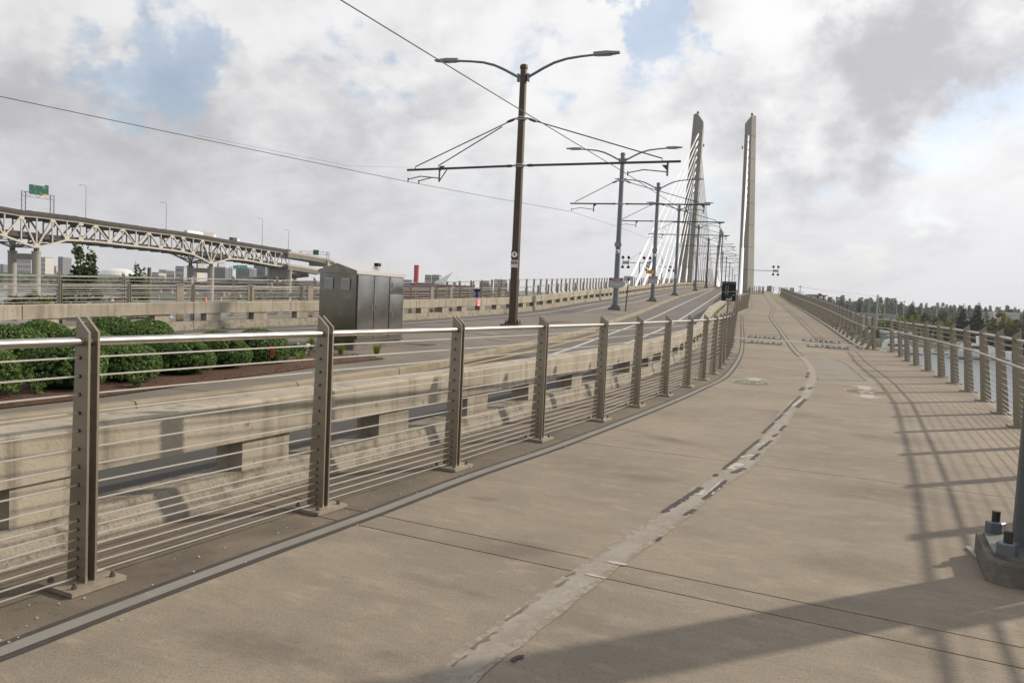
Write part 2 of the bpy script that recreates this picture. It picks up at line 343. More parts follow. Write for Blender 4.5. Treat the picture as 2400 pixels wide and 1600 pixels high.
MT['lens'] = mat('lamp lens', (.35, .34, .30), .3)
MT['insul'] = mat('red insulator', (.13, .03, .03), .5)
MT['wire'] = mat('black wire', (.03, .028, .028), .6, .3)
MT['tower'] = mat('tower concrete', (.30, .292, .272), .85, layers=[(.25, (.28, .265, .235), .42, .7, .7), (.8, (.25, .238, .213), .5, .75, .5, (1, 1, .2))], spec=.2, orand=.05)
MT['white_cable'] = mat('white cable sheath', (.84, .84, .84), .4)
MT['truss'] = mat('pale painted steel', (.46, .43, .37), .6, layers=[(.3, (.38, .35, .30), .45, .7, .6)], spec=.3)
MT['truss_dark'] = mat('weathered deck steel', (.075, .067, .06), .85, layers=[(.3, (.045, .041, .037), .45, .7, .7)], spec=.15)
MT['pier'] = mat('pier concrete', (.31, .288, .25), .9, layers=[(.3, (.24, .22, .19), .45, .7, .7, (1, 1, .3))], spec=.2)
MT['sign_green'] = mat('green sign', (.0, .065, .045), .6, spec=.2)
MT['white'] = mat('white enamel', (.78, .78, .77), .5)
MT['black'] = mat('black panel', (.012, .012, .014), .5, spec=.3)
MT['grey'] = mat('grey print', (.26, .26, .27), .5)
MT['grey_dark'] = mat('dark grey print', (.08, .08, .085), .5)
MT['red'] = mat('red sign', (.5, .02, .035), .5)
MT['pink'] = mat('faded pink sign', (.75, .18, .22), .6)
MT['amber'] = mat('amber sign', (.75, .37, .02), .5)
MT['alu'] = mat('bare aluminium', (.42, .44, .45), .5, .7)
MT['soil'] = mat('bark mulch', (.085, .04, .024), .95, layers=[(20, (.05, .026, .017), .4, .7, .8), (60, (.15, .075, .045), .55, .75, .7)], bump=(60, 1, .03))
MT['chip'] = mat('bark chip', (.10, .047, .028), .95, rand=.5)
MT['leaf_bush'] = mat('shrub leaf', (.105, .175, .042), .5, layers=[(2.5, (.075, .13, .03), .4, .7, .7), (9, (.14, .215, .06), .5, .75, .6)], rand=.55, trans=(.10, .18, .03), spec=.4)
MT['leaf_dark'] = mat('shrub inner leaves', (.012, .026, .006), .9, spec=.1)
MT['leaf_tree'] = mat('broadleaf leaf', (.055, .09, .026), .6, layers=[(.8, (.025, .045, .015), .4, .7, .7)], rand=.45, trans=(.07, .10, .02), spec=.3)
MT['leaf_lime'] = mat('lime leaf', (.22, .26, .035), .6, rand=.35, trans=(.24, .26, .03), spec=.3)
MT['leaf_yellow'] = mat('yellow green leaf', (.17, .175, .04), .6, rand=.4, trans=(.17, .16, .03), spec=.3)
MT['leaf_grey'] = mat('grey green leaf', (.11, .13, .075), .6, rand=.35, trans=(.08, .1, .05), spec=.3)
MT['conifer'] = mat('conifer needles', (.018, .031, .018), .7, rand=.45, spec=.2)
MT['bark'] = mat('bark', (.10, .08, .06), .9)
MT['grass'] = mat('bank grass', (.10, .12, .045), .95, layers=[(.3, (.06, .08, .03), .4, .7, .8), (2, (.15, .15, .07), .55, .8, .5)], bump=(6, .8, .2))
MT['land'] = mat('far land', (.05, .06, .032), .95, layers=[(.02, (.10, .095, .075), .52, .75, .8), (.1, (.03, .042, .022), .45, .7, .7)], bump=(1, .5, .5))
MT['gravel'] = mat('ground', (.2, .175, .14), .95, layers=[(1, (.13, .115, .09), .4, .7, .7)], bump=(20, .5, .03))
MT['bld_grey'] = mat('grey building', (.33, .33, .34), .8)
MT['bld_tan'] = mat('tan building', (.42, .38, .32), .8)
MT['bld_white'] = mat('pale building', (.42, .41, .39), .7)
MT['bld_dark'] = mat('dark building', (.12, .13, .15), .6)
MT['glass'] = mat('window glass', (.10, .12, .14), .15, spec=.6)
MT['roof_white'] = mat('white roof', (.58, .58, .58), .6)
MT['chimney'] = mat('red painted steel', (.42, .04, .045), .5, layers=[(.3, (.34, .05, .05), .45, .7, .6)])
MT['far_steel'] = mat('dark green steel', (.055, .065, .07), .7)
MT['teal'] = mat('teal pile', (.10, .24, .22), .6)
MT['wood'] = mat('weathered timber', (.12, .095, .07), .9)
MT['hull'] = mat('white boat hull', (.75, .74, .72), .3)
MT['boat_glass'] = mat('boat windows', (.03, .035, .04), .12, spec=.7)
MT['boat_blue'] = mat('boat stripe', (.03, .04, .09), .4)
MT['dock'] = mat('dock planks', (.28, .26, .23), .9)
MT['blue'] = mat('blue paint', (.02, .08, .42), .5)
MT['rust'] = mat('rusty iron', (.13, .055, .03), .8, .3, layers=[(8, (.07, .04, .03), .45, .7, .7)])
MT['flower'] = mat('white petals', (.8, .78, .74), .7)
MT['flag'] = mat('red plastic flag', (.6, .01, .012), .5)
MT['tail'] = mat('vehicle dark', (.03, .03, .035), .5)

def water_mat():
    m = bpy.data.materials.new('river water'); m.use_nodes = True; N = m.node_tree.nodes; L = m.node_tree.links; b = N['Principled BSDF']
    b.inputs['Base Color'].default_value = (.085, .10, .11, 1); b.inputs['Roughness'].default_value = .3; b.inputs['IOR'].default_value = 1.28
    g = N.new('ShaderNodeNewGeometry'); mp = N.new('ShaderNodeMapping'); L.new(g.outputs['Position'], mp.inputs[0]); mp.inputs['Scale'].default_value = (.5, 1, 1)
    n = N.new('ShaderNodeTexNoise'); n.inputs['Scale'].default_value = .55; n.inputs['Detail'].default_value = 5; L.new(mp.outputs[0], n.inputs['Vector'])
    bp = N.new('ShaderNodeBump'); bp.inputs['Strength'].default_value = .16; bp.inputs['Distance'].default_value = .5; L.new(n.outputs[0], bp.inputs['Height']); L.new(bp.outputs[0], b.inputs['Normal'])
    return m
MT['water'] = water_mat()
def stainless_mat():
    m = mat('stainless door', (.35, .345, .33), .18, 1.0, layers=[(1.2, (.25, .245, .235), .42, .7, .7), (30, (.42, .415, .40), .5, .8, .3, (1, 1, .05))])
    return m
MT['stainless'] = stainless_mat()
MT['cable'].node_tree.nodes['Principled BSDF'].inputs['Roughness'].default_value = .35
# ------------------------------------------------------------------ site lines (metres; x right, y ahead, z up)
def catmull(P, n=6):
    P = [Vector((p[0], p[1])) for p in P]; out = []
    for i in range(len(P) - 1):
        p0 = P[i - 1] if i else P[0] * 2 - P[1]; p1, p2 = P[i], P[i + 1]
        p3 = P[i + 2] if i + 2 < len(P) else P[-1] * 2 - P[-2]
        for k in range(n):
            t = k / n
            out.append(.5 * ((2 * p1) + (p2 - p0) * t + (2 * p0 - 5 * p1 + 4 * p2 - p3) * t * t + (3 * p1 - p0 - 3 * p2 + p3) * t ** 3))
    out.append(P[-1]); return out
class Line:
    def __init__(s, P, n=6):
        s.p = catmull(P, n) if n else [Vector(q) for q in P]
        s.x = np.array([q.x for q in s.p]); s.y = np.array([q.y for q in s.p])
    def at(s, y): return float(np.interp(y, s.y, s.x))
    def then(s, far):
        s.p += [Vector(q) for q in far]; s.x = np.array([q.x for q in s.p]); s.y = np.array([q.y for q in s.p]); return s
    def off(s, d):
        q = []
        for i, p in enumerate(s.p):
            t = (s.p[min(i + 1, len(s.p) - 1)] - s.p[max(i - 1, 0)]).normalized(); q.append((p.x + t.y * d, p.y - t.x * d))
        return Line(q, 0)
    def cut(s, y0, y1, step):
        ys = np.arange(y0, y1 + 1e-6, step); return [Vector((s.at(y), y)) for y in ys]
    def even(s, y0, y1, step):
        # points evenly spaced along the length
        P = [Vector((s.at(y), y)) for y in np.linspace(y0, y1, 600)]
        L_ = [0.0]
        for a, b in zip(P, P[1:]): L_.append(L_[-1] + (b - a).length)
        n = max(1, round(L_[-1] / step)); t = np.linspace(0, L_[-1], n + 1)
        return [Vector((float(np.interp(q, L_, [p.x for p in P])), float(np.interp(q, L_, [p.y for p in P])))) for q in t]
def prof(P):
    ys = np.arange(-60, 620, .5); z = np.interp(ys, [p[0] for p in P], [p[1] for p in P])
    k = np.hanning(15); k /= k.sum(); z = np.convolve(np.pad(z, 7, mode='edge'), k, 'valid')
    return lambda y: float(np.interp(y, ys, z))
_sym = lambda P: P + [(562 - y, z) for y, z in P[::-1] if y < 281]
zr = prof(_sym([(-100, 0), (12, 0), (17, .06), (22, .16), (30, .38), (36, .55), (48, .9), (65, 1.45), (85, 2.2), (116, 3.35), (151, 4.6), (162, 4.95), (200, 6.05), (240, 6.8), (281, 7.1)]))
zp = prof(_sym([(-100, 0), (33, 0), (38, .1), (44, .36), (52, .7), (68, 1.28), (104, 2.45), (162, 4.45), (196, 5.55), (240, 6.6), (281, 7.0)]))
def zn(y):
    t = min(1, max(0, (y - 40) / 25)); return zr(y) + .3 * t * t * (3 - 2 * t)
LF_POSTS = [(-3.85, .75), (-3.1, 2.55), (-2.29, 4.32), (-1.4, 6.04), (-.5, 7.7), (.39, 9.44), (1.31, 11.21), (2.08, 12.9), (2.87, 14.57), (3.66, 16.3), (4.38, 17.97), (5.03, 19.65),
            (5.66, 21.5), (6.25, 23.4), (6.84, 25.25), (7.4, 27.1), (7.95, 29), (8.5, 30.9), (9.05, 32.7), (9.55, 34.5), (10.05, 36.2), (10.5, 37.8)]
RF_POSTS = [(2.4, -.07), (3.1, 1.75), (3.85, 3.55), (4.65, 5.34), (5.48, 7.1), (6.32, 8.87), (7.13, 10.64), (7.92, 12.42), (8.68, 14.11), (9.54, 16.07), (10.27, 17.94), (11.05, 19.93),
            (11.73, 21.82), (12.44, 23.9), (13.27, 26.25), (14.04, 28.4), (15.08, 31.04), (16.2, 34.07), (15.85, 35.0)]
SB = Line([(-7.1, -5), (-5.5, -1.2), (-4.6, .8), (-3.75, 2.6), (-2.88, 4.4), (-2.1, 6.15), (-1.6, 7.2), (-.95, 8.6), (-.3, 10.0), (.6, 12.0), (1.45, 14.0), (2.3, 16.0), (3.1, 18.0), (3.8, 20), (4.45, 22), (5.1, 24),
           (6.3, 28), (7.5, 32), (8.7, 36), (9.85, 40), (11.35, 45), (13.9, 53.6), (17.0, 64), (22.9, 85), (31.6, 116), (44.5, 162), (78, 281), (112, 400), (118, 420)])
NB = Line([(-17.5, -5), (-16.3, 4), (-14, 12), (-12.1, 18.6), (-10.5, 23.2), (-8.6, 26.6), (-6.7, 29.6), (-4.6, 33.4), (-2.3, 38.4), (.4, 44.5), (4.4, 56), (8.1, 67), (14.2, 89), (20.8, 112), (29.4, 140), (36.9, 162), (71.4, 281), (105.5, 400), (111, 420)])
KS = Line([(-12.0, -4), (-9.6, 1), (-6.6, 6.3), (-5.4, 8.8), (-4.0, 11.6), (-2.8, 14.3), (-1.7, 16.9), (0, 22.3), (2.4, 29.2), (4.1, 35.6), (5.5, 40.8), (7.9, 49.3), (10.3, 58.0), (12.4, 66), (18.4, 87.4), (27.3, 117), (37.5, 151), (41.0, 162), (75.7, 281), (110, 400), (116, 420)])
RP = Line([(1.0, -5)] + [(x + .22, y) for x, y in RF_POSTS[:-1]] + [(17.6, 40.5), (20.6, 51.5), (25.35, 67.7), (36.1, 103.8), (50.1, 150), (55.2, 157), (58.4, 168), (56.0, 174), (63.3, 196), (88.5, 281), (123, 400), (129, 420)])
EL = Line([(-4.9, -1.6), (-3.15, 1.7), (-2.24, 3.5), (-1.96, 4.1), (-1.52, 5), (-1.0, 6), (-.33, 7.4), (.69, 9.3), (2.39, 12.8), (3.85, 16), (5.38, 19.7), (8.15, 28.3), (11.26, 38.9)]).then([(17.35, 60.6), (17.77, 61.6), (23.35, 78.0), (23.8, 79.2), (56.06, 191), (82, 281)])
CL = Line([(-2.2, -.6), (-.82, 2.3), (-.23, 3.4), (.19, 4.2), (.60, 4.97), (.96, 5.60), (1.46, 6.50), (1.82, 7.23), (2.48, 8.35), (3.02, 9.5), (3.37, 10.2), (4.04, 11.75), (5.01, 14.05), (5.77, 15.5), (6.82, 18.06), (7.77, 20.43), (9.4, 25.2), (11.14, 31.17), (12.82, 36.8)]).then([(19.3, 60.0), (19.75, 61.2), (25.45, 78.0), (25.9, 79.3), (73.4, 239.6), (86, 281)])

# ------------------------------------------------------------------ ground, river, far land
def build_land():
    rows = []
    for y in list(np.arange(-60, 44, 3.0)) + list(np.arange(44, 110, 4.0)):
        row = []
        for x in np.arange(-160, 90, 4.0):
            xl = NB.at(min(y, 60)) - 7.5; xr = RP.at(min(max(y, -4), 40)) + .2
            d = max(0, xl - x) * .27 + max(0, x - xr) * .5 + max(0, y - 46) * .5
            z = -.45 - d + .35 * math.sin(x * .7 + y * .3) * min(1, d)
            row.append((x, y, max(z, -17.5)))
        rows.append(row)
    struct('riverbank', MB().grid(rows), MT['grass'], smooth=True)
    w = 3300
    struct('river', MB().add([(-w, -w, -14.8), (w, -w, -14.8), (w, w, -14.8), (-w, w, -14.8)], [(0, 1, 2, 3)]), MT['water'])
    # far shore: one sheet to the horizon
    sh = [(-2600, 1300), (-1100, 1150), (-620, 1000), (-330, 700), (-150, 545), (-40, 505), (60, 470), (110, 420), (150, 362), (210, 338), (300, 318), (420, 290), (700, 210), (1500, -50), (3000, -500)]
    sh = [(p.x, p.y) for p in catmull(sh, 6)]
    rows = []
    for t, z in ((0, -16.2), (5, -13.0), (14, -10.5), (60, -9.2), (160, -8.4), (500, -7.4), (1400, -5), (2000, -3)):
        row = []
        for i, (x, y) in enumerate(sh):
            a = Vector(sh[min(i + 1, len(sh) - 1)]) - Vector(sh[max(i - 1, 0)]); a.normalize()
            if t > 200: a = Vector((math.cos(.35), -math.sin(.35)))
            n = Vector((-a.y, a.x)); row.append((x + n.x * t, y + n.y * t + (0), z))
        rows.append(row)
    struct('far_bank', MB().grid(rows), MT['land'], smooth=True)
build_land()

# ------------------------------------------------------------------ road, island, path
def road_row(y):
    a = NB.at(y); b = SB.at(y) - .34
    return [(a + (b - a) * t, y, zn(y) * (1 - t) + zr(y) * t) for t in (0, .2, .4, .6, .8, 1)]
ys_all = list(np.arange(-5, 60, 1.5)) + list(np.arange(60, 421, 4))
struct('roadway', MB().grid([road_row(y) for y in ys_all]), MT['road'])
ROADWAY = bpy.data.objects['roadway']
def zroad(x, y):
    a = NB.at(y); b = SB.at(y) - .34; t = (x - a) / (b - a); return zn(y) * (1 - t) + zr(y) * t
def build_deck():
    rows = []
    for y in list(np.arange(40, 421, 4)):
        a = NB.at(y) - 5.4; b = RP.at(y) + .12; z = min(zr(y), zp(y))
        rows.append([(a, y, z - .12), (b, y, z - .12), (b, y, z - 1.0), (b - 3, y, z - 1.9), (a + 3, y, z - 1.9), (a, y, z - 1.0), (a, y, z - .12)])
    struct('bridge_deck', MB().grid(rows), MT['pier'])
    mb = MB()
    for y in (162, 400):
        c = Vector((NB.at(y) / 2 + SB.at(y) / 2, y, 0)); mb.box((c.x, c.y, -9), (26, 7, 20))
    struct('bridge_foundation', mb, MT['pier'])
    mb = MB()
    a = NB.at(45) - 6; b = RP.at(40) + .3
    mb.slab([(NB.at(30) - 6, 30), (RP.at(30) + .2, 30), (RP.at(44) + .2, 44), (a, 46)], -14, -.35)
    struct('abutment', mb, MT['pier'])
build_deck()

# median island
ISN = NB.off(2.9)
def build_island():
    ys = list(np.arange(1, 60, 1.5)) + list(np.arange(60, 421, 5)); rows = []
    for y in ys:
        a = max(ISN.at(y), -40); b = KS.at(y) - .16
        if a > b - .3: a = b - .3
        rows.append([(a, y, zroad(a, y) - .05), (a, y, zroad(a, y) + .13), (a * .67 + b * .33, y, zroad(a * .67 + b * .33, y) + .14), (a * .33 + b * .67, y, zroad(a * .33 + b * .67, y) + .14), (b, y, zroad(b, y) + .14)])
    isl = struct('median_island', MB().grid(rows), MT['island'])
    P = KS.even(2, 162, 3.05); n = len(P); me_pts = []
    for i in range(n - 1):
        a, b = P[i], P[i + 1]; d = (b - a).normalized(); g = .012
        pts = [a + d * g, (a + b) / 2 + Vector((KS.at(((a + b) / 2).y) - ((a + b) / 2).x, 0)), b - d * g]
        p3 = [(p.x, p.y, zroad(p.x, p.y)) for p in pts]
        mb = MB().sweep(p3, [(.03, -.1), (.0, .125), (-.03, .152), (-.16, .152), (-.16, -.1)])
        struct('kerb_stone', mb, MT['kerb'], isl)
    # joints across the island
    return isl
ISLAND = build_island()

def build_path():
    ys = list(np.arange(-5, 60, 1.5)) + list(np.arange(60, 421, 4)); rows = []
    for y in ys:
        a = SB.at(y) - .05; b = RP.at(y)
        rows.append([(a + (b - a) * t, y, zp(y) - .03) for t in (0, .5, 1)] + [(b, y, zp(y) - .5)])
    base = struct('shared_path', MB().grid(rows), MT['joint'])
    J = [(-6.5, -.45), (-3.0, -.5), (1.15, -.52), (5.13, -.522), (5.46, -.523), (9.86, -.499), (16.82, -.25), (23.6, -.27), (31.0, -.28), (42.7, -.37)]
    a = 42.7 + 3.9
    while a < 330: J.append((a, -.297)); a += 5.0 if a < 180 else 12
    def cross(line, j):
        y = j[0]
        for _ in range(30): y = j[0] + j[1] * line.at(y)
        return y
    ELm = EL
    for (j0, j1) in zip(J, J[1:]):
        far = j0[0] > 30
        pairs = [(SB, ELm, 'path_dirty'), (ELm, RP, 'path')] if j0[0] < 200 else [(SB, RP, 'path')]
        if far: pairs = [(SB, RP, 'path')]
        for la, lb, m in pairs:
            n = 8 if not far else 10; k = 6; rows = []
            g = .0065 if not far else .014
            for i in range(n + 1):
                t = i / n
                A0, A1 = cross(la, j0) + g, cross(la, j1) - g; B0, B1 = cross(lb, j0) + g, cross(lb, j1) - g
                ya, yb = A0 + (A1 - A0) * t, B0 + (B1 - B0) * t
                xa, xb = la.at(ya), lb.at(yb)
                if la is SB: xa += .003
                rows.append([(xa + (xb - xa) * q / k, ya + (yb - ya) * q / k, zp(ya + (yb - ya) * q / k)) for q in range(k + 1)])
            rows = [[(p[0], p[1], p[2] - .028) for p in rows[0]]] + rows + [[(p[0], p[1], p[2] - .028) for p in rows[-1]]]
            struct('path_slab', MB().grid(rows), MT[m], base)
    return base
PATH = build_path()
def ribbon(line, y0, y1, o0, o1, step, dz, zf, jit=0.0, rng=None):
    a, b = line.off(o0), line.off(o1); rows = []
    for y in np.arange(y0, y1 + 1e-6, step):
        j0 = rng.uniform(-jit, jit) if jit else 0; j1 = rng.uniform(-jit, jit) if jit else 0
        rows.append([(a.at(y) + j0, y, zf(y) + dz), (b.at(y) + j1, y, zf(y) + dz)])
    return MB().grid(rows)
def markings():
    rng = random.Random(4)
    for y0, y1, st in ((-1, 36, .5), (36, 60, 1), (60, 230, 1.5)):
        struct('edge_line', ribbon(EL, y0, y1, -.046 * (1 if y0 < 50 else 1.5), .046 * (1 if y0 < 50 else 1.5), st, .005 if y0 < 50 else .012, zp), MT['line_light'], PATH)
        struct('edge_line_border', ribbon(EL, y0, y1, -.092, -.046, st, .004 if y0 < 30 else .010, zp, .004, rng), MT['line_dark'], PATH)
        struct('edge_line_border', ribbon(EL, y0, y1, .046, .092, st, .004 if y0 < 30 else .010, zp, .004, rng), MT['line_dark'], PATH)
    struct('centre_line_worn', ribbon(CL, -.5, 28.6, -.072, .072, .10, .0045, zp, .012, rng), MT['line_worn'], PATH)
    struct('centre_line_frayed', ribbon(CL, -.5, 28.6, -.115, -.06, .10, .004, zp, .010, rng), MT['line_frayed'], PATH); struct('centre_line_frayed', ribbon(CL, -.5, 28.6, .06, .115, .10, .004, zp, .010, rng), MT['line_frayed'], PATH)
    for y0, y1, st in ((28.5, 60, .6), (60, 230, 1.5)):
        struct('centre_line', ribbon(CL, y0, y1, -.08, .08, st, .012, zp), MT['line_light'], PATH)
        struct('centre_line_border', ribbon(CL, y0, y1, -.125, -.08, st, .010, zp), MT['line_dark'], PATH)
        struct('centre_line_border', ribbon(CL, y0, y1, .08, .125, st, .010, zp), MT['line_dark'], PATH)
    # remnants of the black border and pale tape along the worn centre line
    mbd, mbl, mbr = MB(), MB(), MB()
    def G(px, py):
        d = ray(px, py); k = -EYE / d.z; return Vector((d.x * k, d.y * k))
    def remnant(a, b, w, mb, dz, rag=.5):
        A, B = G(*a), G(*b); d = (B - A); L_ = d.length; d.normalize(); q = Vector((d.y, -d.x)); n = max(4, int(L_ / .032)); rows = []
        for i in range(n + 1):
            c = A + d * L_ * i / n; e = .7 if i in (0, n) else 1
            c = c + d * rng.uniform(-.02, .02)
            rows.append([(*(c - q * w * e * (.5 + rng.uniform(-.25, .2) * rag)), dz), (*(c + q * w * e * (.5 + rng.uniform(-.9, .4) * rag)), dz)])
        mb.grid(rows)
    for a, b, w in (((1556, 1202), (1585, 1180), .055), ((1585, 1182), (1646, 1142), .06), ((1650, 1171), (1702, 1127), .05), ((1605, 1208), (1630, 1194), .05), ((1538, 1269), (1550, 1260), .03),
                    ((1697, 1099), (1740, 1065), .045), ((1740, 1064), (1781, 1030), .05), ((1789, 1015), (1815, 990), .05), ((1817, 987), (1836, 970), .05), ((1836, 968), (1876, 928), .055),
                    ((1717, 1109), (1744, 1098), .06), ((1762, 1078), (1778, 1064), .05), ((1779, 1056), (1809, 1033), .05), ((1812, 1024), (1825, 1017), .05), ((1829, 1010), (1840, 998), .05), ((1868, 955), (1888, 935), .07), ((1674, 1116), (1680, 1112), .05),
                    ((1878, 915), (1884, 908), .1), ((1897, 912), (1903, 907), .08), ((1890, 885), (1894, 880), .08), ((1893, 878), (1896, 873), .08)):
        remnant(a, b, w, mbd, .0075)
    for a, b, w in (((1652, 1166), (1700, 1126), .06), ((1708, 1100), (1735, 1086), .09), ((1735, 1073), (1766, 1066), .07), ((1770, 1045), (1790, 1040), .05), ((1852, 955), (1884, 936), .09), ((1640, 1160), (1655, 1150), .05), ((1862, 888), (1890, 886), .1)):
        remnant(a, b, w, mbl, .0068, .8)
    # faint dark rubbing along the near left edge
    for a, b, w in (((1330, 1352), (1346, 1343), .03), ((1300, 1378), (1335, 1358), .028), ((1185, 1458), (1240, 1418), .02), ((1110, 1520), (1160, 1484), .03), ((1060, 1562), (1090, 1540), .015)):
        remnant(a, b, w, mbr, .0066, .8)
    def flat(P, mb, dz=.0075): mb.add([(p[0], p[1], dz) for p in P], [tuple(range(len(P)))])
    flat([(.655, 5.11), (.70, 5.07), (.78, 5.035), (.805, 5.045), (.80, 5.075), (.74, 5.10)], mbl); flat([(.50, 4.845), (.545, 4.815), (.63, 4.775), (.645, 4.79), (.60, 4.815), (.56, 4.85)], mbl)
    flat([(.055, 3.63), (.08, 3.615), (.09, 3.645), (.115, 3.655), (.125, 3.69), (.095, 3.685), (.07, 3.66)], mbd)
    struct('line_border_remnant', mbd, MT['line_dark'], PATH)
    struct('line_rub_mark', mbr, MT['line_rub'], PATH)
    struct('line_tape_remnant', mbl, MT['line_chip'], PATH)
    # stains plus a shadow band and streak painted in, with soft ragged outlines
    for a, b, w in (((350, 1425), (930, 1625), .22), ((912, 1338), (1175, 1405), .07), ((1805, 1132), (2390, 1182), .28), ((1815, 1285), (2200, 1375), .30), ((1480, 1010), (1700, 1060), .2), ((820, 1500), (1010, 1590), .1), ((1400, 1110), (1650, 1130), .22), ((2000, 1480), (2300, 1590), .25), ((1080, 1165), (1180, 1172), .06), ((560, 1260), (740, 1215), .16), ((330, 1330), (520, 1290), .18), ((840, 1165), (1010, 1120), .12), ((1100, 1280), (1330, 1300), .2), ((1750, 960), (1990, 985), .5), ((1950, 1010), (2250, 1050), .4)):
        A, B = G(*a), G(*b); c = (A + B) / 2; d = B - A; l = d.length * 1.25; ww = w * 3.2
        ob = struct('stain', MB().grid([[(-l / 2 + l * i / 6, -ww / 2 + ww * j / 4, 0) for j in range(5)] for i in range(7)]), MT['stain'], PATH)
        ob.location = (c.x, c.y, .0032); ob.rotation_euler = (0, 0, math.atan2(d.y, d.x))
    pm = MB()
    for k in range(150):
        yy = rng.uniform(2.6, 12); u = rng.random() ** 1.5; xx = EL.at(yy) + (SB.at(yy) - EL.at(yy)) * (u * .9) + rng.uniform(-.1, .25); r = rng.uniform(.004, .011)
        pm.box((xx, yy, .004), (r, r * rng.uniform(.6, 1.4), r * .7), (Vector((.8, .6, 0)), Vector((-.6, .8, 0)), Vector((0, 0, 1))))
    struct('pebbles', pm, MT['pebble'], PATH)['kind'] = 'stuff'
    # patch of newer concrete
    rows = []
    for i in range(9):
        t = i / 8; y = 19.2 + t * 9; a = CL.at(y) + .12; b = [8.75, 9.1, 9.5, 9.85, 10.25, 10.6, 10.95, 11.2, 11.4][i]
        rows.append([(a, y - .1 * (0), .004), (b, y + .3, .004)])
    struct('concrete_patch', MB().grid(rows), MT['patch'], PATH)
    struct('patch_seam', MB().grid([[(r[1][0] - .02, r[1][1], .0055), (r[1][0] + .02, r[1][1], .0055)] for r in rows]), MT['joint'], PATH)
    # painted symbols: disc, ring, rider or walker, arrow
    def symbol(c, rot, rr, disc, ring, arrows, figure):
        M = Matrix.Translation((c[0], c[1], 0)) @ Matrix.Rotation(rot, 4, 'Z')
        P = lambda x, y, z: tuple(M @ Vector((x, y, z)))
        n = 40; rx, ry = rr
        mb = MB().add([P(rx * math.cos(2 * math.pi * k / n), ry * math.sin(2 * math.pi * k / n), .0045) for k in range(n)], [tuple(range(n))])
        struct('marking_disc', mb, MT[disc], PATH)
        vs = []; fs = []
        for k in range(n):
            a = 2 * math.pi * k / n
            vs += [P(rx * math.cos(a), ry * math.sin(a), .006), P(rx * 1.12 * math.cos(a), ry * 1.14 * math.sin(a), .006)]
        for k in range(n): fs.append((2 * k, 2 * k + 1, (2 * k + 3) % (2 * n), (2 * k + 2) % (2 * n)))
        struct('marking_ring', MB().add(vs, fs), MT[ring], PATH)
        for sg in arrows:
            A = [(-.13, .55), (.13, .55), (.13, 1.0), (.36, 1.0), (0, 1.45), (-.36, 1.0), (-.13, 1.0)]
            y0 = ry * 1.15
            struct('marking_arrow', MB().add([P(x, sg * (y - .5 + y0), .0045) for x, y in A], [tuple(range(7))]), MT['arrow_paint'], PATH)
        fm = MB()
        def stroke(a, b, w=.05):
            a, b = Vector((*a, 0)), Vector((*b, 0)); d = (b - a).normalized(); q = Vector((-d.y, d.x, 0)) * w / 2
            fm.add([P(*(v.x, v.y, .0075)) for v in (a - q, b - q, b + q, a + q)], [(0, 1, 2, 3)])
        def ringf(cx, cy, r, w=.035, n=16):
            vs = [];
            for k in range(n):
                a = 2 * math.pi * k / n; vs += [P(cx + r * math.cos(a), cy + r * math.sin(a), .008), P(cx + (r - w) * math.cos(a), cy + (r - w) * math.sin(a), .008)]
            fm.add(vs, [(2 * k, 2 * k + 1, (2 * k + 3) % (2 * n), (2 * k + 2) % (2 * n)) for k in range(n)])
        if figure == 'bike':
            ringf(-.26, -.14, .15); ringf(.26, -.14, .15)
            for a, b in (((-.26, -.14), (-.12, .08)), ((-.12, .08), (.2, .1)), ((.26, -.14), (.17, .14)), ((-.12, .08), (0, -.14)), ((0, -.14), (.2, .1)), ((-.26, -.14), (0, -.14)), ((-.17, .13), (-.06, .13)), ((.17, .16), (.28, .18))): stroke(a, b, .045)
        else:
            ringf(.02, .3, .07, .07, 12)
            for a, b in (((0, .2), (0, -.05)), ((0, .17), (-.17, .02)), ((0, .17), (.17, .03)), ((0, -.05), (-.13, -.34)), ((0, -.05), (.14, -.32))): stroke(a, b, .085)
        struct('marking_figure', fm, MT['line_chip'], PATH)
    symbol((5.39, 17.75), R(-21), (.40, .42), 'green_mark', 'green_ring', (1,), 'bike')
    symbol((7.56, 16.86), R(-22), (.40, .42), 'orange_mark', 'orange_ring', (1, -1), 'walk')
    # bump warnings either side of the strip
    th = math.atan2(-.37, 1)
    def bump(px0, px1, flip):
        a, b = px0, px1; c = (a + b) / 2; d = (b - a).normalized(); w = (b - a).length; q = Vector((-d.y, d.x)); h = 1.6
        zc = zp(c.y) + .022
        vs = [(*(a - q * h / 2), zp((a - q * h / 2).y) + .014), (*(b - q * h / 2), zp((b - q * h / 2).y) + .014), (*(b + q * h / 2), zp((b + q * h / 2).y) + .014), (*(a + q * h / 2), zp((a + q * h / 2).y) + .014)]
        pl = struct('bump_marking', MB().add(vs, [(0, 1, 2, 3)]), MT['line_dark'], PATH)
        sg = -1 if flip else 1
        slope = (zp(b.y) - zp(a.y)) / w; sl2 = (zp(c.y + .5) - zp(c.y - .5))
        M = Matrix.Translation((c.x, c.y, zc + .004)) @ Matrix(((d.x * sg, q.x * sg, 0, 0), (d.y * sg, q.y * sg, 0, 0), (slope * sg, sl2 * sg, 1, 0), (0, 0, 0, 1)))
        S_ = Matrix.Diagonal((w / 6.6, 1, 1, 1))
        struct('bump_lettering', text_mb('B U M P', 1.75, M @ S_), MT['line_chip'], PATH)
    strip = lambda t: Vector((10.85 + 5.4 * t, 38.72 - 2.0 * t))
    q = Vector((.347, .938))
    bump(strip(.085) - q * 1.9, strip(.385) - q * 1.9, False); bump(strip(.085) + q * 1.8, strip(.36) + q * 1.8, True)
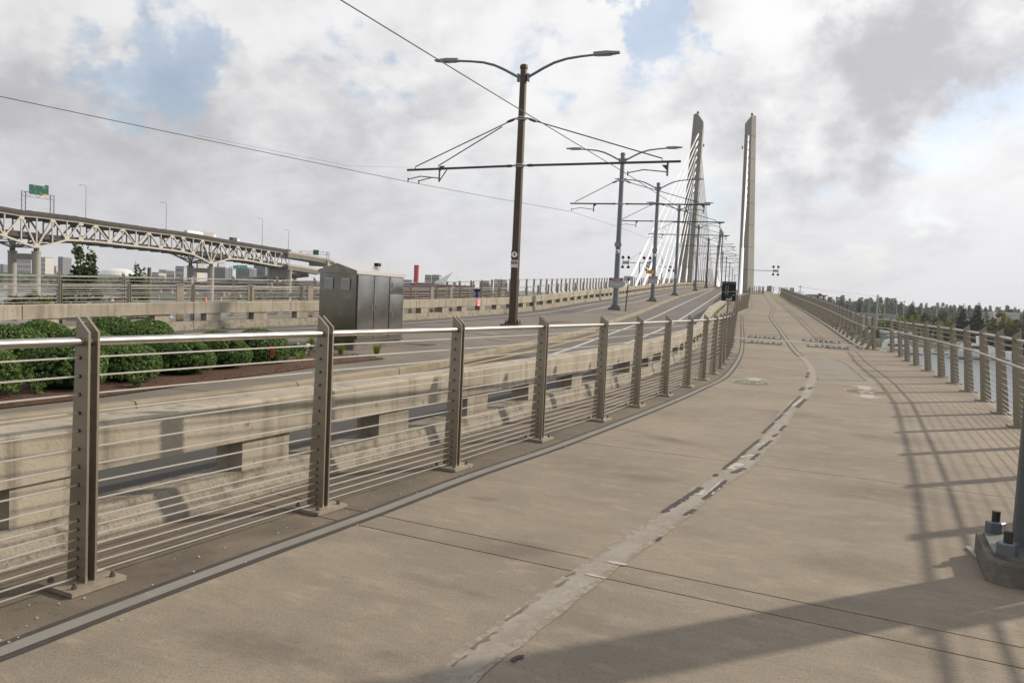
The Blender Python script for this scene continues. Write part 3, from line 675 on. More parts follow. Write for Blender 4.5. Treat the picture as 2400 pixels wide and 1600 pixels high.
    bump(strip(.57) - q * 1.9, strip(.87) - q * 1.9, False); bump(strip(.53) + q * 1.8, strip(.83) + q * 1.8, True)
    a, b = strip(-.04), strip(1.03); n = 12
    rows = [[(p.x, p.y, zp(p.y) + z) for p, z in ((v - q * .15, .004), (v - q * .11, .034), (v + q * .11, .034), (v + q * .15, .004))] for v in [a + (b - a) * i / n for i in range(n + 1)]]
    struct("expansion_strip", MB().grid(rows), MT["strip"], PATH)
    # road paint
    def road_line(line, y0, y1, w, m, st=1.5, dash=None):
        li, lo = line.off(-w / 2), line.off(w / 2)
        rows = [[(li.at(y), y, zroad(li.at(y), y) + .005), (lo.at(y), y, zroad(lo.at(y), y) + .005)] for y in np.arange(y0, y1, st)]
        struct('road_line', MB().grid(rows), MT[m], ROADWAY)
    road_line(NB.off(1.0), 8, 240, .12, 'white_paint'); road_line(NB.off(2.35), 40, 240, .13, 'white_paint')
    for y in (31.2, 36.5): road_line(NB.off(2.35), y, y + 2.2, .12, 'white_paint', .5)
    road_line(Line([(-.4, 17.5), (.5, 20), (1.64, 23.4), (3.27, 29.1), (7.09, 42.2), (15.5, 72), (30.5, 125), (47.6, 188), (74, 281)]), 17.5, 230, .13, 'white_paint')
    road_line(Line([(1.6, 19.5), (3.3, 25), (7.2, 37.3), (13.7, 59.8), (33.2, 127.8), (50, 188), (76.3, 281)]), 19.5, 230, .13, 'white_paint')
    road_line(Line([(-3.6, 11.8), (-2.3, 14.7), (-1.24, 17.5), (.61, 22.6), (3.0, 29.6), (3.8, 32.5)]), 11.8, 32.4, .12, 'yellow_paint', .8)
    # dark tyre-worn lane surface
    a, b = KS.off(.12), SB.off(-.36)
    struct('lane_asphalt', MB().grid([[(a.at(y), y, zroad(a.at(y), y) + .0025), (b.at(y), y, zroad(b.at(y), y) + .0025)] for y in np.arange(1, 22, 1.0)]), MT['asphalt'], ROADWAY)
markings()
# ------------------------------------------------------------------ concrete barriers
def barrier(name, label, line, y0, y1, zf, side, seg, blk, mb_h=(.22, .46, .78), group=None):
    """side +1: line is the face towards +u (right); the wall lies to the left of it"""
    P = line.even(y0, y1, seg); org = (P[0].x, P[0].y, zf(P[0].y))
    t = thing(name, label, 'concrete barrier', org, 0, group)
    c, b0, b1 = mb_h
    curb = [(0, -.3), (0, .04), (-.05, c), (-.33, c), (-.36, -.3)]
    beam = [(-.02, b0 + .01), (-.02, b1 - .02), (-.04, b1), (-.33, b1), (-.35, b1 - .02), (-.35, b0 + .01)]
    bc = {}
    for i in range(len(P) - 1):
        a, b = P[i], P[i + 1]; d = (b - a).normalized(); g = .011
        ym = np.linspace(a.y, b.y, 4)
        pts = [Vector((line.at(y), y, 0)) for y in ym]; pts[0] = Vector((a.x, a.y, 0)) + Vector((d.x, d.y, 0)) * g; pts[-1] = Vector((b.x, b.y, 0)) - Vector((d.x, d.y, 0)) * g
        for p in pts: p.z = zf(p.y)
        part('curb', MB().sweep(pts, curb), MT['barrier_base'], t, w=True)
        part('beam', MB().sweep(pts, beam), MT['barrier'], t, w=True)
    B = line.even(y0 + .88, y1 - .5, blk)
    mb = MB()
    near = 0
    shared = None
    for i, p in enumerate(B):
        q = B[min(i + 1, len(B) - 1)]; q0 = B[max(i - 1, 0)]; d = (q - q0).normalized(); r = Vector((d.y, -d.x))
        z = zf(p.y)
        if shared is None: shared = MB().box((-.185, 0, (c + b0 + .01) / 2), (.27, .55, b0 + .01 - c)).mesh('block', MT['barrier'])
        M = Matrix(((r.x, d.x, 0, p.x - org[0]), (r.y, d.y, 0, p.y - org[1]), (0, (zf(p.y + .5) - zf(p.y - .5)), 1, z - org[2]), (0, 0, 0, 1)))
        inst('block', shared, t, M)
    return t
barrier('concrete_barrier', 'concrete barrier with open gaps close behind the near cable fence, left of the path', SB, -1.2, 64, lambda y: zp(y) if y < 34 else zp(y) * (1 - min(1, (y - 34) / 12)) + zr(y) * min(1, (y - 34) / 12), 1, 5.6, 1.87)
barrier('bridge_barrier', 'concrete barrier on the bridge between the right lane and the path by the tower', SB, 64.1, 260, zr, 1, 8, 1.87)
NBo = NB
barrier('far_barrier', 'long concrete barrier across the road behind the shrubs and steel cabinet', NB, 3, 250, zn, 1, 5.6, 1.87, (.27, .5, .86))

# ------------------------------------------------------------------ cable fences
MT['bolt'] = mat('stained bolt', (.16, .135, .105), .5, .6)
MT['plate'] = mat('dusty base plate', (.30, .265, .215), .6, .45, layers=[(9, (.2, .175, .14), .45, .7, .7)])
def fence(name, label, pts, zf, side, poly, rails, cables, plate=True, bolts=False, near=0, group=None, cat='cable fence', single_rail=False, gap=.028, cr=.0052):
    P = [Vector(p) for p in pts]; o = P[0]; org = Vector((o.x, o.y, zf(o.y)))
    t = thing(name, label, cat, org, 0, group)
    fm = MB()
    for yy in (-gap, gap): fm.prism(poly, .0135, Matrix.Translation((0, yy, 0)))
    fin_me = fm.mesh('post', MT['fin'])
    x0 = min(p[0] for p in poly if p[1] < .3); x1 = max(p[0] for p in poly if p[1] < .3)
    pm = MB(); pm.box(((x0 + x1) / 2 - .01, 0, .017), (x1 - x0 + .13, .33, .026)); pm.box(((x0 + x1) / 2 - .01, 0, .0), (x1 - x0 + .10, .30, .012))
    plate_me = pm.mesh('base_plate', MT['plate'])
    bolt_me = MB().lathe([(.016, 0), (.016, .016), (.010, .016), (.010, .034)], 6).mesh('bolt', MT['bolt'])
    hole_me = MB().lathe([(.011, -.006), (.011, .006)], 8).mesh('cable_fitting', MT['dark_metal'])
    frames = []
    for i, p in enumerate(P):
        a, b = P[max(i - 1, 0)], P[min(i + 1, len(P) - 1)]; d = (b - a).normalized()
        X = Vector((d.y, -d.x, 0)) * side; Y = Vector((d.x, d.y, 0)) * side; Z = Vector((0, 0, 1))
        T = Vector((p.x, p.y, zf(p.y)))
        M = Matrix(((X.x, Y.x, 0, T.x - org.x), (X.y, Y.y, 0, T.y - org.y), (0, 0, 1, T.z - org.z), (0, 0, 0, 1)))
        frames.append((T, X, Y)); po = inst('post', fin_me, t, M)
        if plate:
            pl = inst('base_plate', plate_me, po, Matrix.Identity(4))
            if i < near:
                inst('bolt', bolt_me, po, Matrix.Translation((x0 - .025, .115, .03))); inst('bolt', bolt_me, po, Matrix.Translation((x1 + .02, -.115, .03)))
                inst('bolt', bolt_me, po, Matrix.Translation((x0 - .025, -.115, .03))); inst('bolt', bolt_me, po, Matrix.Translation((x1 + .02, .115, .03)))
        if i < near:
            fitting = MB()
            for cx, cz in cables:
                for yy in (-gap, gap):
                    fitting.tube([(cx, yy - .012, cz), (cx, yy + .012, cz)], .0105, 8)
            inst('cable_fitting', fitting.mesh('cable_fitting', MT['dark_metal']), po, Matrix.Identity(4))['kind'] = 'stuff'
    for rx, rz_, rr in rails:
        pts3 = [T + X * rx + Vector((0, 0, rz_)) for T, X, Y in frames]
        if single_rail: part('top_rail', MB().tube(pts3, rr, 8), MT['steel'], t, w=True, smooth=True)
        else:
            for a, b in zip(pts3, pts3[1:]):
                part('top_rail', MB().tube([a, b], rr, 14), MT['steel'], t, w=True, smooth=True)
    for cx, cz in cables:
        part('cable', MB().tube([T + X * cx + Vector((0, 0, cz)) for T, X, Y in frames], cr, 5), MT['cable'], t, w=True, smooth=True)
    return t
CZ = [1.266, 1.164, 1.065, .964, .866, .766, .668, .568, .469, .37, .32, .266, .213, .16, .108, .055]
LPOLY = [(-.03, .02), (.125, .02), (.07, 1.49), (-.03, 1.405)]
fence('near_cable_fence', 'steel cable fence with twin fin posts along the left edge of the path', LF_POSTS, zp, -1, LPOLY, [(.018, 1.355, .0245)], [(.035, z) for z in CZ], bolts=True, near=9)
RPOLY = [(0, .02), (.185, .02), (.0, 1.51), (-.115, 1.405)]
rx = lambda z: .075 - .095 * z
fence('right_cable_fence', 'curving cable fence with broad leaning fin posts on the right above the river', RF_POSTS, zp, 1, RPOLY, [(rx(1.36), 1.36, .026), (-.17, 1.0, .021)],
      [(rx(z), z) for z in (1.25, 1.13, 1.01, .89, .77, .66, .55, .45, .36, .27, .19, .11, .05)], near=0)
KPOLY = [(-.03, -.15), (.11, -.15), (.42, .40), (.35, 1.50), (.24, 1.41), (.26, .42)]
kx = lambda z: .31 if z > .42 else .05 + .26 * (z + .15) / .57
KC = [(kx(z), z) for z in (1.24, 1.12, 1.0, .88, .76, .65, .54, .43, .32, .21, .1)]
RB1 = Line([(15.5, 35.1), (20.46, 51.94), (25.2, 68.0), (35.8, 103.8), (49.7, 150.0)], 0)
fence('bridge_cable_fence', 'long cable fence with kinked posts climbing the right side of the bridge', RB1.even(35.1, 150, 1.9), zp, 1, KPOLY, [(.30, 1.36, .026), (.1, .98, .02), (-.05, .06, .04)], KC, plate=False, single_rail=True)
RB2 = Line([(49.9, 150.6), (54.7, 157.2), (57.8, 168), (55.4, 173.6), (62.4, 195), (87.5, 281)], 0)
fence('overlook_cable_fence', 'cable fence around the overlook bay beside the right tower', RB2.even(150.6, 240, 1.9), zp, 1, KPOLY, [(.30, 1.36, .026), (.1, .98, .02)], KC[:7], plate=False, single_rail=True)
LB1 = Line([(10.78, 38.9), (12.5, 44.9), (17.85, 63.7)], 0)
fence('bridge_path_fence', 'dense cable fence between path and barrier beyond the bump strip', LB1.even(38.9, 63.7, 1.75), zp, -1, LPOLY, [(.018, 1.355, .0245)], [(.035, z) for z in CZ], single_rail=True)
LB2 = Line([(18.0, 64.6), (22.7, 77.3), (24.4, 83.5), (43.2, 146.6)], 0)
fence('cable_anchor_fence', 'cable fence angling around the foot of the right stay cables', LB2.even(64.6, 146.6, 1.75), zp, -1, LPOLY, [(.018, 1.355, .0245)], [(.035, z) for z in CZ[::2]], single_rail=True)
LB3 = Line([(43.6, 147.6), (49.4, 158.2), (52.6, 169), (50.4, 176), (62, 215), (70, 241)], 0)
fence('tower_fence', 'sunlit cable fence wrapping round the base of the right tower', LB3.even(147.6, 241, 1.75), zp, -1, LPOLY, [(.018, 1.355, .0245)], [(.035, z) for z in CZ[::2]], single_rail=True)
# the far side of the road: inner railing and outer fence of the other path
NI = NB.off(-.95)
NO = NB.off(-5.0)
NPOLY = [(-.03, .0), (.10, .0), (.06, 1.40), (-.03, 1.37)]
NCZ = [1.22, 1.1, .98, .86, .74, .62, .5, .38, .26, .14]
fence('far_inner_railing', 'steel railing with fine horizontal cables just behind the far barrier', NI.even(6, 240, 2.3), zn, -1, NPOLY, [(.018, 1.31, .024)], [(.03, z) for z in NCZ], single_rail=True, cr=.008)
fence('far_outer_fence', 'outermost cable fence with pointed posts above the river on the left', NO.even(6, 38, 2.3), zn, -1, [(-.03, .0), (.15, .0), (.10, 1.62), (0, 1.5)], [(.03, 1.45, .026)], [(.05, z + .1) for z in NCZ], single_rail=True, cr=.008)
fence('far_bridge_fence', 'far cable fence with dark kinked posts along the left side of the bridge', NO.even(39, 240, 1.9), zn, -1, KPOLY, [(.30, 1.40, .024)], KC[::2], plate=False, single_rail=True, cr=.008)
def gate_posts():
    # wide flat gate leaves in the far inner railing
    for i, (y0, lab) in enumerate(((25.2, 'wide plate gate post in the far railing left of the cabinet'), (27.6, 'middle plate gate post in the far railing'), (29.9, 'plate gate post in the far railing nearest the cabinet'),
                                   (37.3, 'left twin plate post in the far railing right of the cabinet'), (39.0, 'right twin plate post in the far railing right of the cabinet'))):
        p = Vector((NI.at(y0), y0)); d = (Vector((NI.at(y0 + .5), y0 + .5)) - p).normalized(); z = zn(y0)
        t = thing('gate_post', lab, 'gate post', (p.x, p.y, z), math.atan2(d.y, d.x), 'plate gate posts of the far railing')
        part('plate', MB().box((0, 0, .68), (.26, .03, 1.36)), MT['fin'], t); part('cap', MB().box((0, 0, 1.37), (.30, .07, .03)), MT['steel'], t)
        part('foot', MB().box((0, 0, .012), (.34, .16, .024)), MT['fin'], t)
gate_posts()
# paving of the far path
struct('far_path', MB().grid([[(NB.at(y) - 5.3, y, zn(y) + .02), (NB.at(y) - 2.5, y, zn(y) + .02), (NB.at(y) - .3, y, zn(y) + .02)] for y in list(np.arange(2, 60, 2)) + list(np.arange(60, 300, 5))]), MT['island'])

# ------------------------------------------------------------------ foreground lamp pole on its concrete plinth
def lamp_pole():
    t = thing('lamp_pole', 'thick grey lamp pole bolted to a concrete plinth at the right edge of the path', 'lamp pole', (3.62, 5.19, 0), R(-24.4))
    h = .40; c = .09
    poly = [(-h + c, -h), (h - c, -h), (h, -h + c), (h, h - c), (h - c, h), (-h + c, h), (-h, h - c), (-h, -h + c)]
    poly2 = [(x * .985, y * .985) for x, y in poly]
    mb = MB(); n = 8
    mb.add([(x, y, -.02) for x, y in poly] + [(x, y, .14) for x, y in poly] + [(x, y, .158) for x, y in poly2], [tuple(range(16, 24))] + [(i, (i + 1) % 8, 8 + (i + 1) % 8, 8 + i) for i in range(8)] + [(8 + i, 8 + (i + 1) % 8, 16 + (i + 1) % 8, 16 + i) for i in range(8)])
    part('plinth', mb, MT['plinth'], t)
    part('base_plate', MB().slab([(x * .9, y * .9) for x, y in poly], .159, .185), MT['plate_dark'], t)
    for sx in (-1, 1):
        for sy in (-1, 1):
            b = part('bolt', MB().lathe([(.027, .185), (.027, .335)], 14, (sx * .285, sy * .285, 0)), MT['dark_metal'], t, smooth=True)
            part('nut', MB().lathe([(.064, .185), (.064, .255), (.055, .262)], 6, (sx * .285, sy * .285, 0)), MT['galv'], b)
    part('shaft', MB().lathe([(.235, .185), (.225, .22), (.165, 11.2)], 20), MT['dark_pole'], t, smooth=True)
    part('cap', MB().lathe([(.18, 11.2), (.18, 11.3), (.02, 11.34)], 16), MT['galv'], t, smooth=True)
    for s in (-1, 1):
        a = part('lamp_arm', MB().tube([(s * .1, 0, 10.5), (s * .9, 0, 10.95), (s * 1.7, 0, 11.2), (s * 2.6, 0, 11.3)], .045, 8), MT['galv'], t, smooth=True)
        part('lamp_head', MB().prism([(s * 2.5, 11.25), (s * 2.6, 11.36), (s * 3.1, 11.36), (s * 3.35, 11.3), (s * 3.2, 11.24)], .3), MT['lamp'], a)
MT['plate_dark'] = mat('dark base plate', (.17, .17, .17), .5, .5, layers=[(6, (.10, .10, .10), .45, .7, .7)])
MT['dark_pole'] = mat('dark blue grey pole', (.075, .088, .105), .4, .5, layers=[(3, (.055, .065, .08), .45, .7, .7), (30, (.1, .115, .13), .55, .8, .5)])
MT['plinth'] = mat('plinth concrete', (.16, .148, .132), .9, layers=[(4, (.08, .073, .066), .42, .7, .85), (14, (.24, .222, .2), .55, .75, .6), (40, (.08, .073, .066), .6, .8, .6)], bump=(25, .5, .02), spec=.2)
lamp_pole()
# pale broken slab corner behind the plinth
struct('paving_chip', MB().slab([(3.33, 5.52), (3.43, 5.48), (3.49, 5.72), (3.39, 5.76)], .004, .02), MT['line_chip'], PATH)

# ------------------------------------------------------------------ steel cabinet
def cabinet():
    A = Vector((-3.76, 18.9)); B = Vector((-2.96, 21.3)); d = (B - A).normalized(); r = Vector((d.y, -d.x))
    Lc = (B - A).length; Dp = .98
    # local frame: X along the door face (A to B), Y into the cabinet
    rot = math.atan2(d.y, d.x); z0 = zroad(A.x, A.y) + .14
    t = thing('control_cabinet', 'tall brushed steel control cabinet with gabled roof on the road median', 'cabinet', (A.x, A.y, z0), rot)
    H0, H1, RZ = .20, 1.83, 2.03
    part('plinth', MB().box((Lc / 2, Dp / 2, .06), (Lc - .02, Dp - .02, .22)), MT['plinth'], t)
    part('base_rail', MB().box((Lc / 2, -.015, .215), (Lc + .02, .07, .05)), MT['stainless'], t)
    part('body', MB().box((Lc / 2, Dp / 2, (H0 + H1) / 2), (Lc - .02, Dp, H1 - H0)), MT['cab_side'], t)
    # gabled lid
    lid = MB(); e = .03
    for x0, x1 in ((-e, Lc + e),):
        v = [(x0, -e - .02, H1), (x0, -e - .02, H1 + .075), (x0, Dp / 2, RZ + .04), (x0, Dp + e, H1 + .075), (x0, Dp + e, H1), (x1, -e - .02, H1), (x1, -e - .02, H1 + .075), (x1, Dp / 2, RZ + .04), (x1, Dp + e, H1 + .075), (x1, Dp + e, H1)]
        lid.add(v, [(0, 1, 2, 3, 4), (9, 8, 7, 6, 5), (0, 5, 6, 1), (1, 6, 7, 2), (2, 7, 8, 3), (3, 8, 9, 4), (4, 9, 5, 0)])
    part('roof', lid, MT['cab_roof'], t)
    part('gable', MB().prism([(-e - .02, H1), (Dp + e, H1), (Dp + e, H1 + .07), (Dp / 2, RZ + .035), (-e - .02, H1 + .07)], .006, Matrix(((0, 1, 0, -e - .004), (1, 0, 0, 0), (0, 0, 1, 0), (0, 0, 0, 1)))), MT['cab_side'], t)
    part('roof_vent', MB().box((Lc * .72, Dp * .42, RZ + .09), (.16, .12, .09)), MT['black'], t)
    hx = [.06, Lc * .345, Lc * .665, Lc - .03]
    def door(x0, x1, za, zb, hand, side):
        w_ = x1 - x0 - .03; xa = x0 + .015; pr = lambda k: math.sin(math.pi * k) ** .6
        rows = [[(xa + w_ * i / 10, -.03 - .016 * pr(i / 10) * pr(j / 16), za + (zb - za) * j / 16) for i in range(11)] for j in range(17)]
        dm = MB().grid(rows)
        dm.box(((x0 + x1) / 2, -.014, (za + zb) / 2), (w_, .03, zb - za))
        dd = part('door', dm, MT['stainless'], t, smooth=True)
        if hand is not None:
            hxp = x1 - .12 if side > 0 else x0 + .12
            hb = MB(); hb.box((hxp, -.037, hand), (.07, .012, .13)); hb.tube([(hxp, -.06, hand - .05), (hxp, -.06, hand + .05)], .012, 8); hb.box((hxp, -.05, hand + .05), (.02, .03, .02)); hb.box((hxp, -.05, hand - .05), (.02, .03, .02))
            part('handle', hb, MT['steel'], dd)
    door(hx[0], hx[1], H0 + .07, H1 - .02, 1.03, 1); door(hx[1], hx[2], H0 + .07, H1 - .02, 1.03, -1)
    door(hx[2] + .02, hx[3], 1.40, H1 - .02, 1.60, -1); door(hx[2] + .02, hx[3], H0 + .07, 1.38, .85, -1)
    for y in (.26, .72):
        v = part('louvre', MB().box((-.012, y, 1.58), (.02, .22, .26)), MT['louvre'], t)
        for k in range(5): part('slat', MB().box((-.028, y, 1.485 + k * .047), (.016, .2, .02), (Vector((.9, 0, .4)), Vector((0, 1, 0)), Vector((-.4, 0, .9)))), MT['alu'], v)
    struct('cabinet_pad', MB().slab([(-5.0, 18.6, zroad(-5.0, 18.6)), (-3.4, 18.1, zroad(-3.4, 18.1)), (-2.2, 21.8, zroad(-2.2, 21.8)), (-4.6, 22.6, zroad(-4.6, 22.6))], .1, .15), MT['island'], ISLAND)
MT['cab_side'] = mat('cabinet side panel', (.21, .205, .175), .22, 1.0, layers=[(1.0, (.16, .15, .115), .42, .7, .8), (3, (.34, .34, .32), .52, .72, .5), (12, (.3, .3, .28), .62, .75, .6, (1, 1, .4))])
MT['cab_roof'] = mat('cabinet lid', (.66, .64, .60), .35, .9)
MT['louvre'] = mat('louvre plate', (.5, .52, .55), .4, .5)
cabinet()

# ------------------------------------------------------------------ planting bed
rng = random.Random(11)
BED = [(-9.2, 4.0), (-7.3, 6.2), (-5.87, 9.12), (-5.33, 10.37), (-4.51, 13.05), (-4.03, 14.21), (-3.49, 15.88), (-2.75, 17.3), (-3.1, 17.7), (-4.3, 18.0), (-5.2, 18.8), (-6.4, 19.8), (-8.2, 19.4), (-9.4, 16), (-10.4, 11), (-11, 5)]
def inside(x, y, P):
    c = False
    for i in range(len(P)):
        (x1, y1), (x2, y2) = P[i], P[i - 1]
        if (y1 > y) != (y2 > y) and x < (x2 - x1) * (y - y1) / (y2 - y1) + x1: c = not c
    return c
bz = lambda x, y: zroad(x, y) + .155
def bed():
    mb = MB()
    cx = sum(p[0] for p in BED) / len(BED); cy = sum(p[1] for p in BED) / len(BED)
    n = len(BED)
    v = [(cx, cy, bz(cx, cy) + .08)] + [(x, y, bz(x, y)) for x, y in BED] + [((x * 4 + cx) / 5, (y * 4 + cy) / 5, bz(x, y) + .06) for x, y in BED]
    f = [(1 + i, 1 + (i + 1) % n, 1 + n + (i + 1) % n, 1 + n + i) for i in range(n)] + [(0, 1 + n + i, 1 + n + (i + 1) % n) for i in range(n)]
    struct('planting_bed', mb.add(v, f), MT['soil'])
    ch = MB(); k = 0
    while k < 2600:
        x, y = rng.uniform(-7.5, -2.7), rng.uniform(7, 20)
        if not inside(x, y, BED): continue
        # mostly along the front edge
        if not inside(x - .02, y, BED): continue
        z = bz(x, y) + rng.uniform(.0, .05) + (.03 if inside(x + .8, y, BED) else 0)
        a = rng.uniform(0, 6.28); l = rng.uniform(.02, .06); w = rng.uniform(.008, .02); tl = rng.uniform(-.4, .4)
        X = Vector((math.cos(a), math.sin(a), tl)).normalized(); Y = Vector((-math.sin(a), math.cos(a), rng.uniform(-.3, .3)))
        ch.box((x, y, z), (l, w, .008), (X, Y, X.cross(Y))); k += 1
    o = struct('bark_chips', ch, MT['chip'], kind='stuff')
bed()
def leaf_mesh(name, pts, size, mat_, rng, jitter=.5, aspect=1.6, curl=.25):
    """pts: list of (position, outward normal)"""
    v = []; f = []
    for p, nrm in pts:
        n = (Vector(nrm) + Vector((rng.gauss(0, jitter), rng.gauss(0, jitter), rng.gauss(0, jitter)))).normalized()
        u = n.cross(Vector((rng.gauss(0, 1), rng.gauss(0, 1), rng.gauss(0, 1)))).normalized(); w = n.cross(u)
        s = size * rng.uniform(.65, 1.3); i = len(v)
        v += [p - u * s * aspect / 2, p + w * s / 2 + n * s * curl, p + u * s * aspect / 2, p - w * s / 2 + n * s * curl]
        f += [(i, i + 1, i + 2, i + 3)]
    return MB().add(v, f)
def sph(rng):
    while True:
        v = Vector((rng.gauss(0, 1), rng.gauss(0, 1), rng.gauss(0, 1)))
        if v.length > .01: return v.normalized()
def bush_meshes(seed):
    rg = random.Random(seed); pts = []
    W_, H_ = .56, .72
    # tufts: small rosettes over a lumpy dome
    lob = [(sph(rg), rg.uniform(.03, .09)) for _ in range(14)]
    for k in range(860):
        d = sph(rg)
        if d.z < -.55: d.z = -d.z
        rad = 1 + sum(a * max(0, d.dot(l) - .75) / .25 for l, a in lob) - .06
        c = Vector((d.x * W_ * rad, d.y * W_ * rad, .36 + d.z * (H_ - .36) * rad * 1.05))
        if c.z < .06: c.z = .06 + rg.random() * .08
        n = Vector((d.x, d.y, d.z + .35)).normalized()
        tr = rg.uniform(.024, .038)
        for q in range(9):
            o = sph(rg); o = (o + n * .9).normalized()
            pts.append((c + o * tr, o))
    leaves = leaf_mesh('foliage', pts, .031, None, rg, .3, 1.4)
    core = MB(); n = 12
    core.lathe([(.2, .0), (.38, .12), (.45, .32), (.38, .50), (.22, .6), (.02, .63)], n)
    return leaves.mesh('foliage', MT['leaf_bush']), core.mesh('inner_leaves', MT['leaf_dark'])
BM = [bush_meshes(s) for s in (1, 2, 3)]
front = [(-7.7, 6.75), (-6.95, 8.1), (-6.5, 9.55), (-5.98, 10.65), (-5.68, 11.7), (-5.38, 12.8), (-5.1, 13.85), (-4.72, 14.9)]
second = [(-9.1, 8.2), (-8.6, 9.7), (-8.1, 10.9), (-7.6, 12.1), (-7.15, 13.3), (-6.7, 14.5)]
third = [(-10.0, 10.4), (-9.6, 11.8), (-9.1, 13.0), (-8.5, 14.4), (-7.9, 15.6)]
ordw = ['first', 'second', 'third', 'fourth', 'fifth', 'sixth', 'seventh', 'eighth', 'ninth', 'tenth', 'eleventh', 'twelfth', 'thirteenth', 'fourteenth', 'fifteenth', 'sixteenth']
for row, P, sc in (('front', front, .86), ('middle', second, .98), ('back', third, .98)):
    for i, (x, y) in enumerate(P):
        k = rng.randrange(3); s = sc * rng.uniform(.93, 1.07)
        nm = 'last' if i == len(P) - 1 else ordw[i]
        t = thing('shrub', f'rounded green shrub, {nm} from the left in the {row} row of the bed', 'shrub', (x, y, bz(x, y)), rng.uniform(0, 6.28), 'rounded shrubs in the planting bed')
        t.scale = (s, s, s * rng.uniform(.93, 1.08))
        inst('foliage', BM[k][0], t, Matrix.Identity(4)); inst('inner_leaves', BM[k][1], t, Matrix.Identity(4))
def tuft(loc, label, h, n, seed, mat_='grass_blade', spread=.13):
    rg = random.Random(seed); mb = MB()
    for k in range(n):
        a = rg.uniform(0, 6.28); r = rg.uniform(0, .05); l = h * rg.uniform(.6, 1.1); s = spread * rg.uniform(.3, 1.2)
        b = Vector((math.cos(a) * r, math.sin(a) * r, 0)); m = b + Vector((math.cos(a) * s * .45, math.sin(a) * s * .45, l * .65)); e = b + Vector((math.cos(a) * s, math.sin(a) * s, l * .95))
        w = Vector((-math.sin(a), math.cos(a), 0)) * .006
        mb.add([b - w, b + w, m + w * .8, e, m - w * .8], [(0, 1, 2, 4), (4, 2, 3)])
    return single('grass_tuft', mb, MT[mat_], label, 'grass tuft', loc, 'grass tufts in the planting bed', w=False)
MT['grass_blade'] = mat('grass blade', (.16, .19, .04), .6, rand=.4, trans=(.2, .24, .04))
MT['leaf_rose'] = mat('rose leaf', (.05, .10, .025), .5, rand=.4, trans=(.07, .14, .03))
tuft((-3.72, 17.3, bz(-3.7, 17.3) + .03), 'small green grass tuft in mulch just left of the cabinet pad corner', .30, 110, 1)
tuft((-3.0, 17.7, bz(-3, 17.7) + .03), 'small green grass tuft at the right tip of the mulch bed', .30, 120, 2)
tuft((-4.6, 18.2, bz(-4.6, 18.2) + .03), 'yellowish grass tuft in mulch behind the near fence post', .34, 130, 3)
tuft((-5.05, 17.6, bz(-5, 17.6) + .03), 'fine grass tuft behind the white flowering plant', .34, 120, 4)
tuft((-5.6, 17.4, bz(-5.6, 17.4) + .03), 'grass tuft beside the end shrub at the back of the bed', .36, 120, 6)
tuft((-4.15, 15.6, bz(-4.1, 15.6) + .03), 'pale grass tuft at the front edge of the mulch below the fence post', .22, 70, 5)
def flower_plant(loc, label, seed):
    rg = random.Random(seed); t = thing('flowering_plant', label, 'plant', loc, 0, 'white flowering plants')
    pts = []
    for k in range(420):
        d = sph(rg); d.z = abs(d.z); pts.append((Vector((d.x * .34, d.y * .34, .05 + d.z * .24)) * rg.uniform(.5, 1), d))
    part('foliage', leaf_mesh('f', pts, .045, None, rg), MT['leaf_rose'], t)
    for k in range(7):
        d = sph(rg); d.z = abs(d.z) * .8 + .3; p = Vector((d.x * .33, d.y * .33, .08 + d.z * .25))
        part('blossom', leaf_mesh('b', [(p + sph(rg) * .012, sph(rg)) for _ in range(9)], .04, None, rg), MT['flower'], t)
flower_plant((-4.5, 16.5, bz(-4.5, 16.5) + .03), 'low plant with white blossoms in mulch right of the end shrub', 21)
flower_plant((-5.2, 16.6, bz(-5.2, 16.6) + .03), 'small plant with white blossoms tight behind the end shrub', 22)
def weed(loc, label, seed, h=.35):
    rg = random.Random(seed); t = thing('weed', label, 'plant', loc, 0, 'weeds in front of the shrubs')
    for k in range(6):
        a = rg.uniform(0, 6.28); e = Vector((math.cos(a) * .12, math.sin(a) * .12, h * rg.uniform(.6, 1)))
        st = part('stem', MB().tube([(0, 0, 0), e * .6 + Vector((0, 0, .03)), e], .004, 4), MT['leaf_bush'], t)
        part('leaves', leaf_mesh('l', [(e * rg.uniform(.3, 1.05) + sph(rg) * .035, sph(rg) + Vector((0, 0, .6))) for _ in range(16)], .035, None, rg), MT['leaf_bush'], st)
weed((-5.95, 10.0, bz(-5.9, 10) + .02), 'sprawling light green weed in front of the second shrub by the fence post', 5)
weed((-5.25, 11.2, bz(-5.2, 11.2) + .02), 'small weed at the mulch edge between front row shrubs', 6, .2)
mb = MB(); fl = (-4.38, 14.45, bz(-4.4, 14.45))
t = thing('marker_flag', 'small red plastic flag stuck in front of the end shrub', 'flag', fl)
part('wire', MB().tube([(0, 0, 0), (0, 0, .45)], .004, 4), MT['steel'], t); part('flag', MB().add([(0, 0, .45), (.05, -.03, .43), (.07, -.05, .30), (.03, -.02, .24), (0, 0, .27), (.001, .004, .27), (.031, -.016, .24), (.071, -.046, .30), (.051, -.026, .43), (.001, .004, .45)], [(0, 1, 2, 3, 4), (5, 6, 7, 8, 9), (0, 9, 8, 1), (1, 8, 7, 2), (2, 7, 6, 3), (3, 6, 5, 4)]), MT['flag'], t)
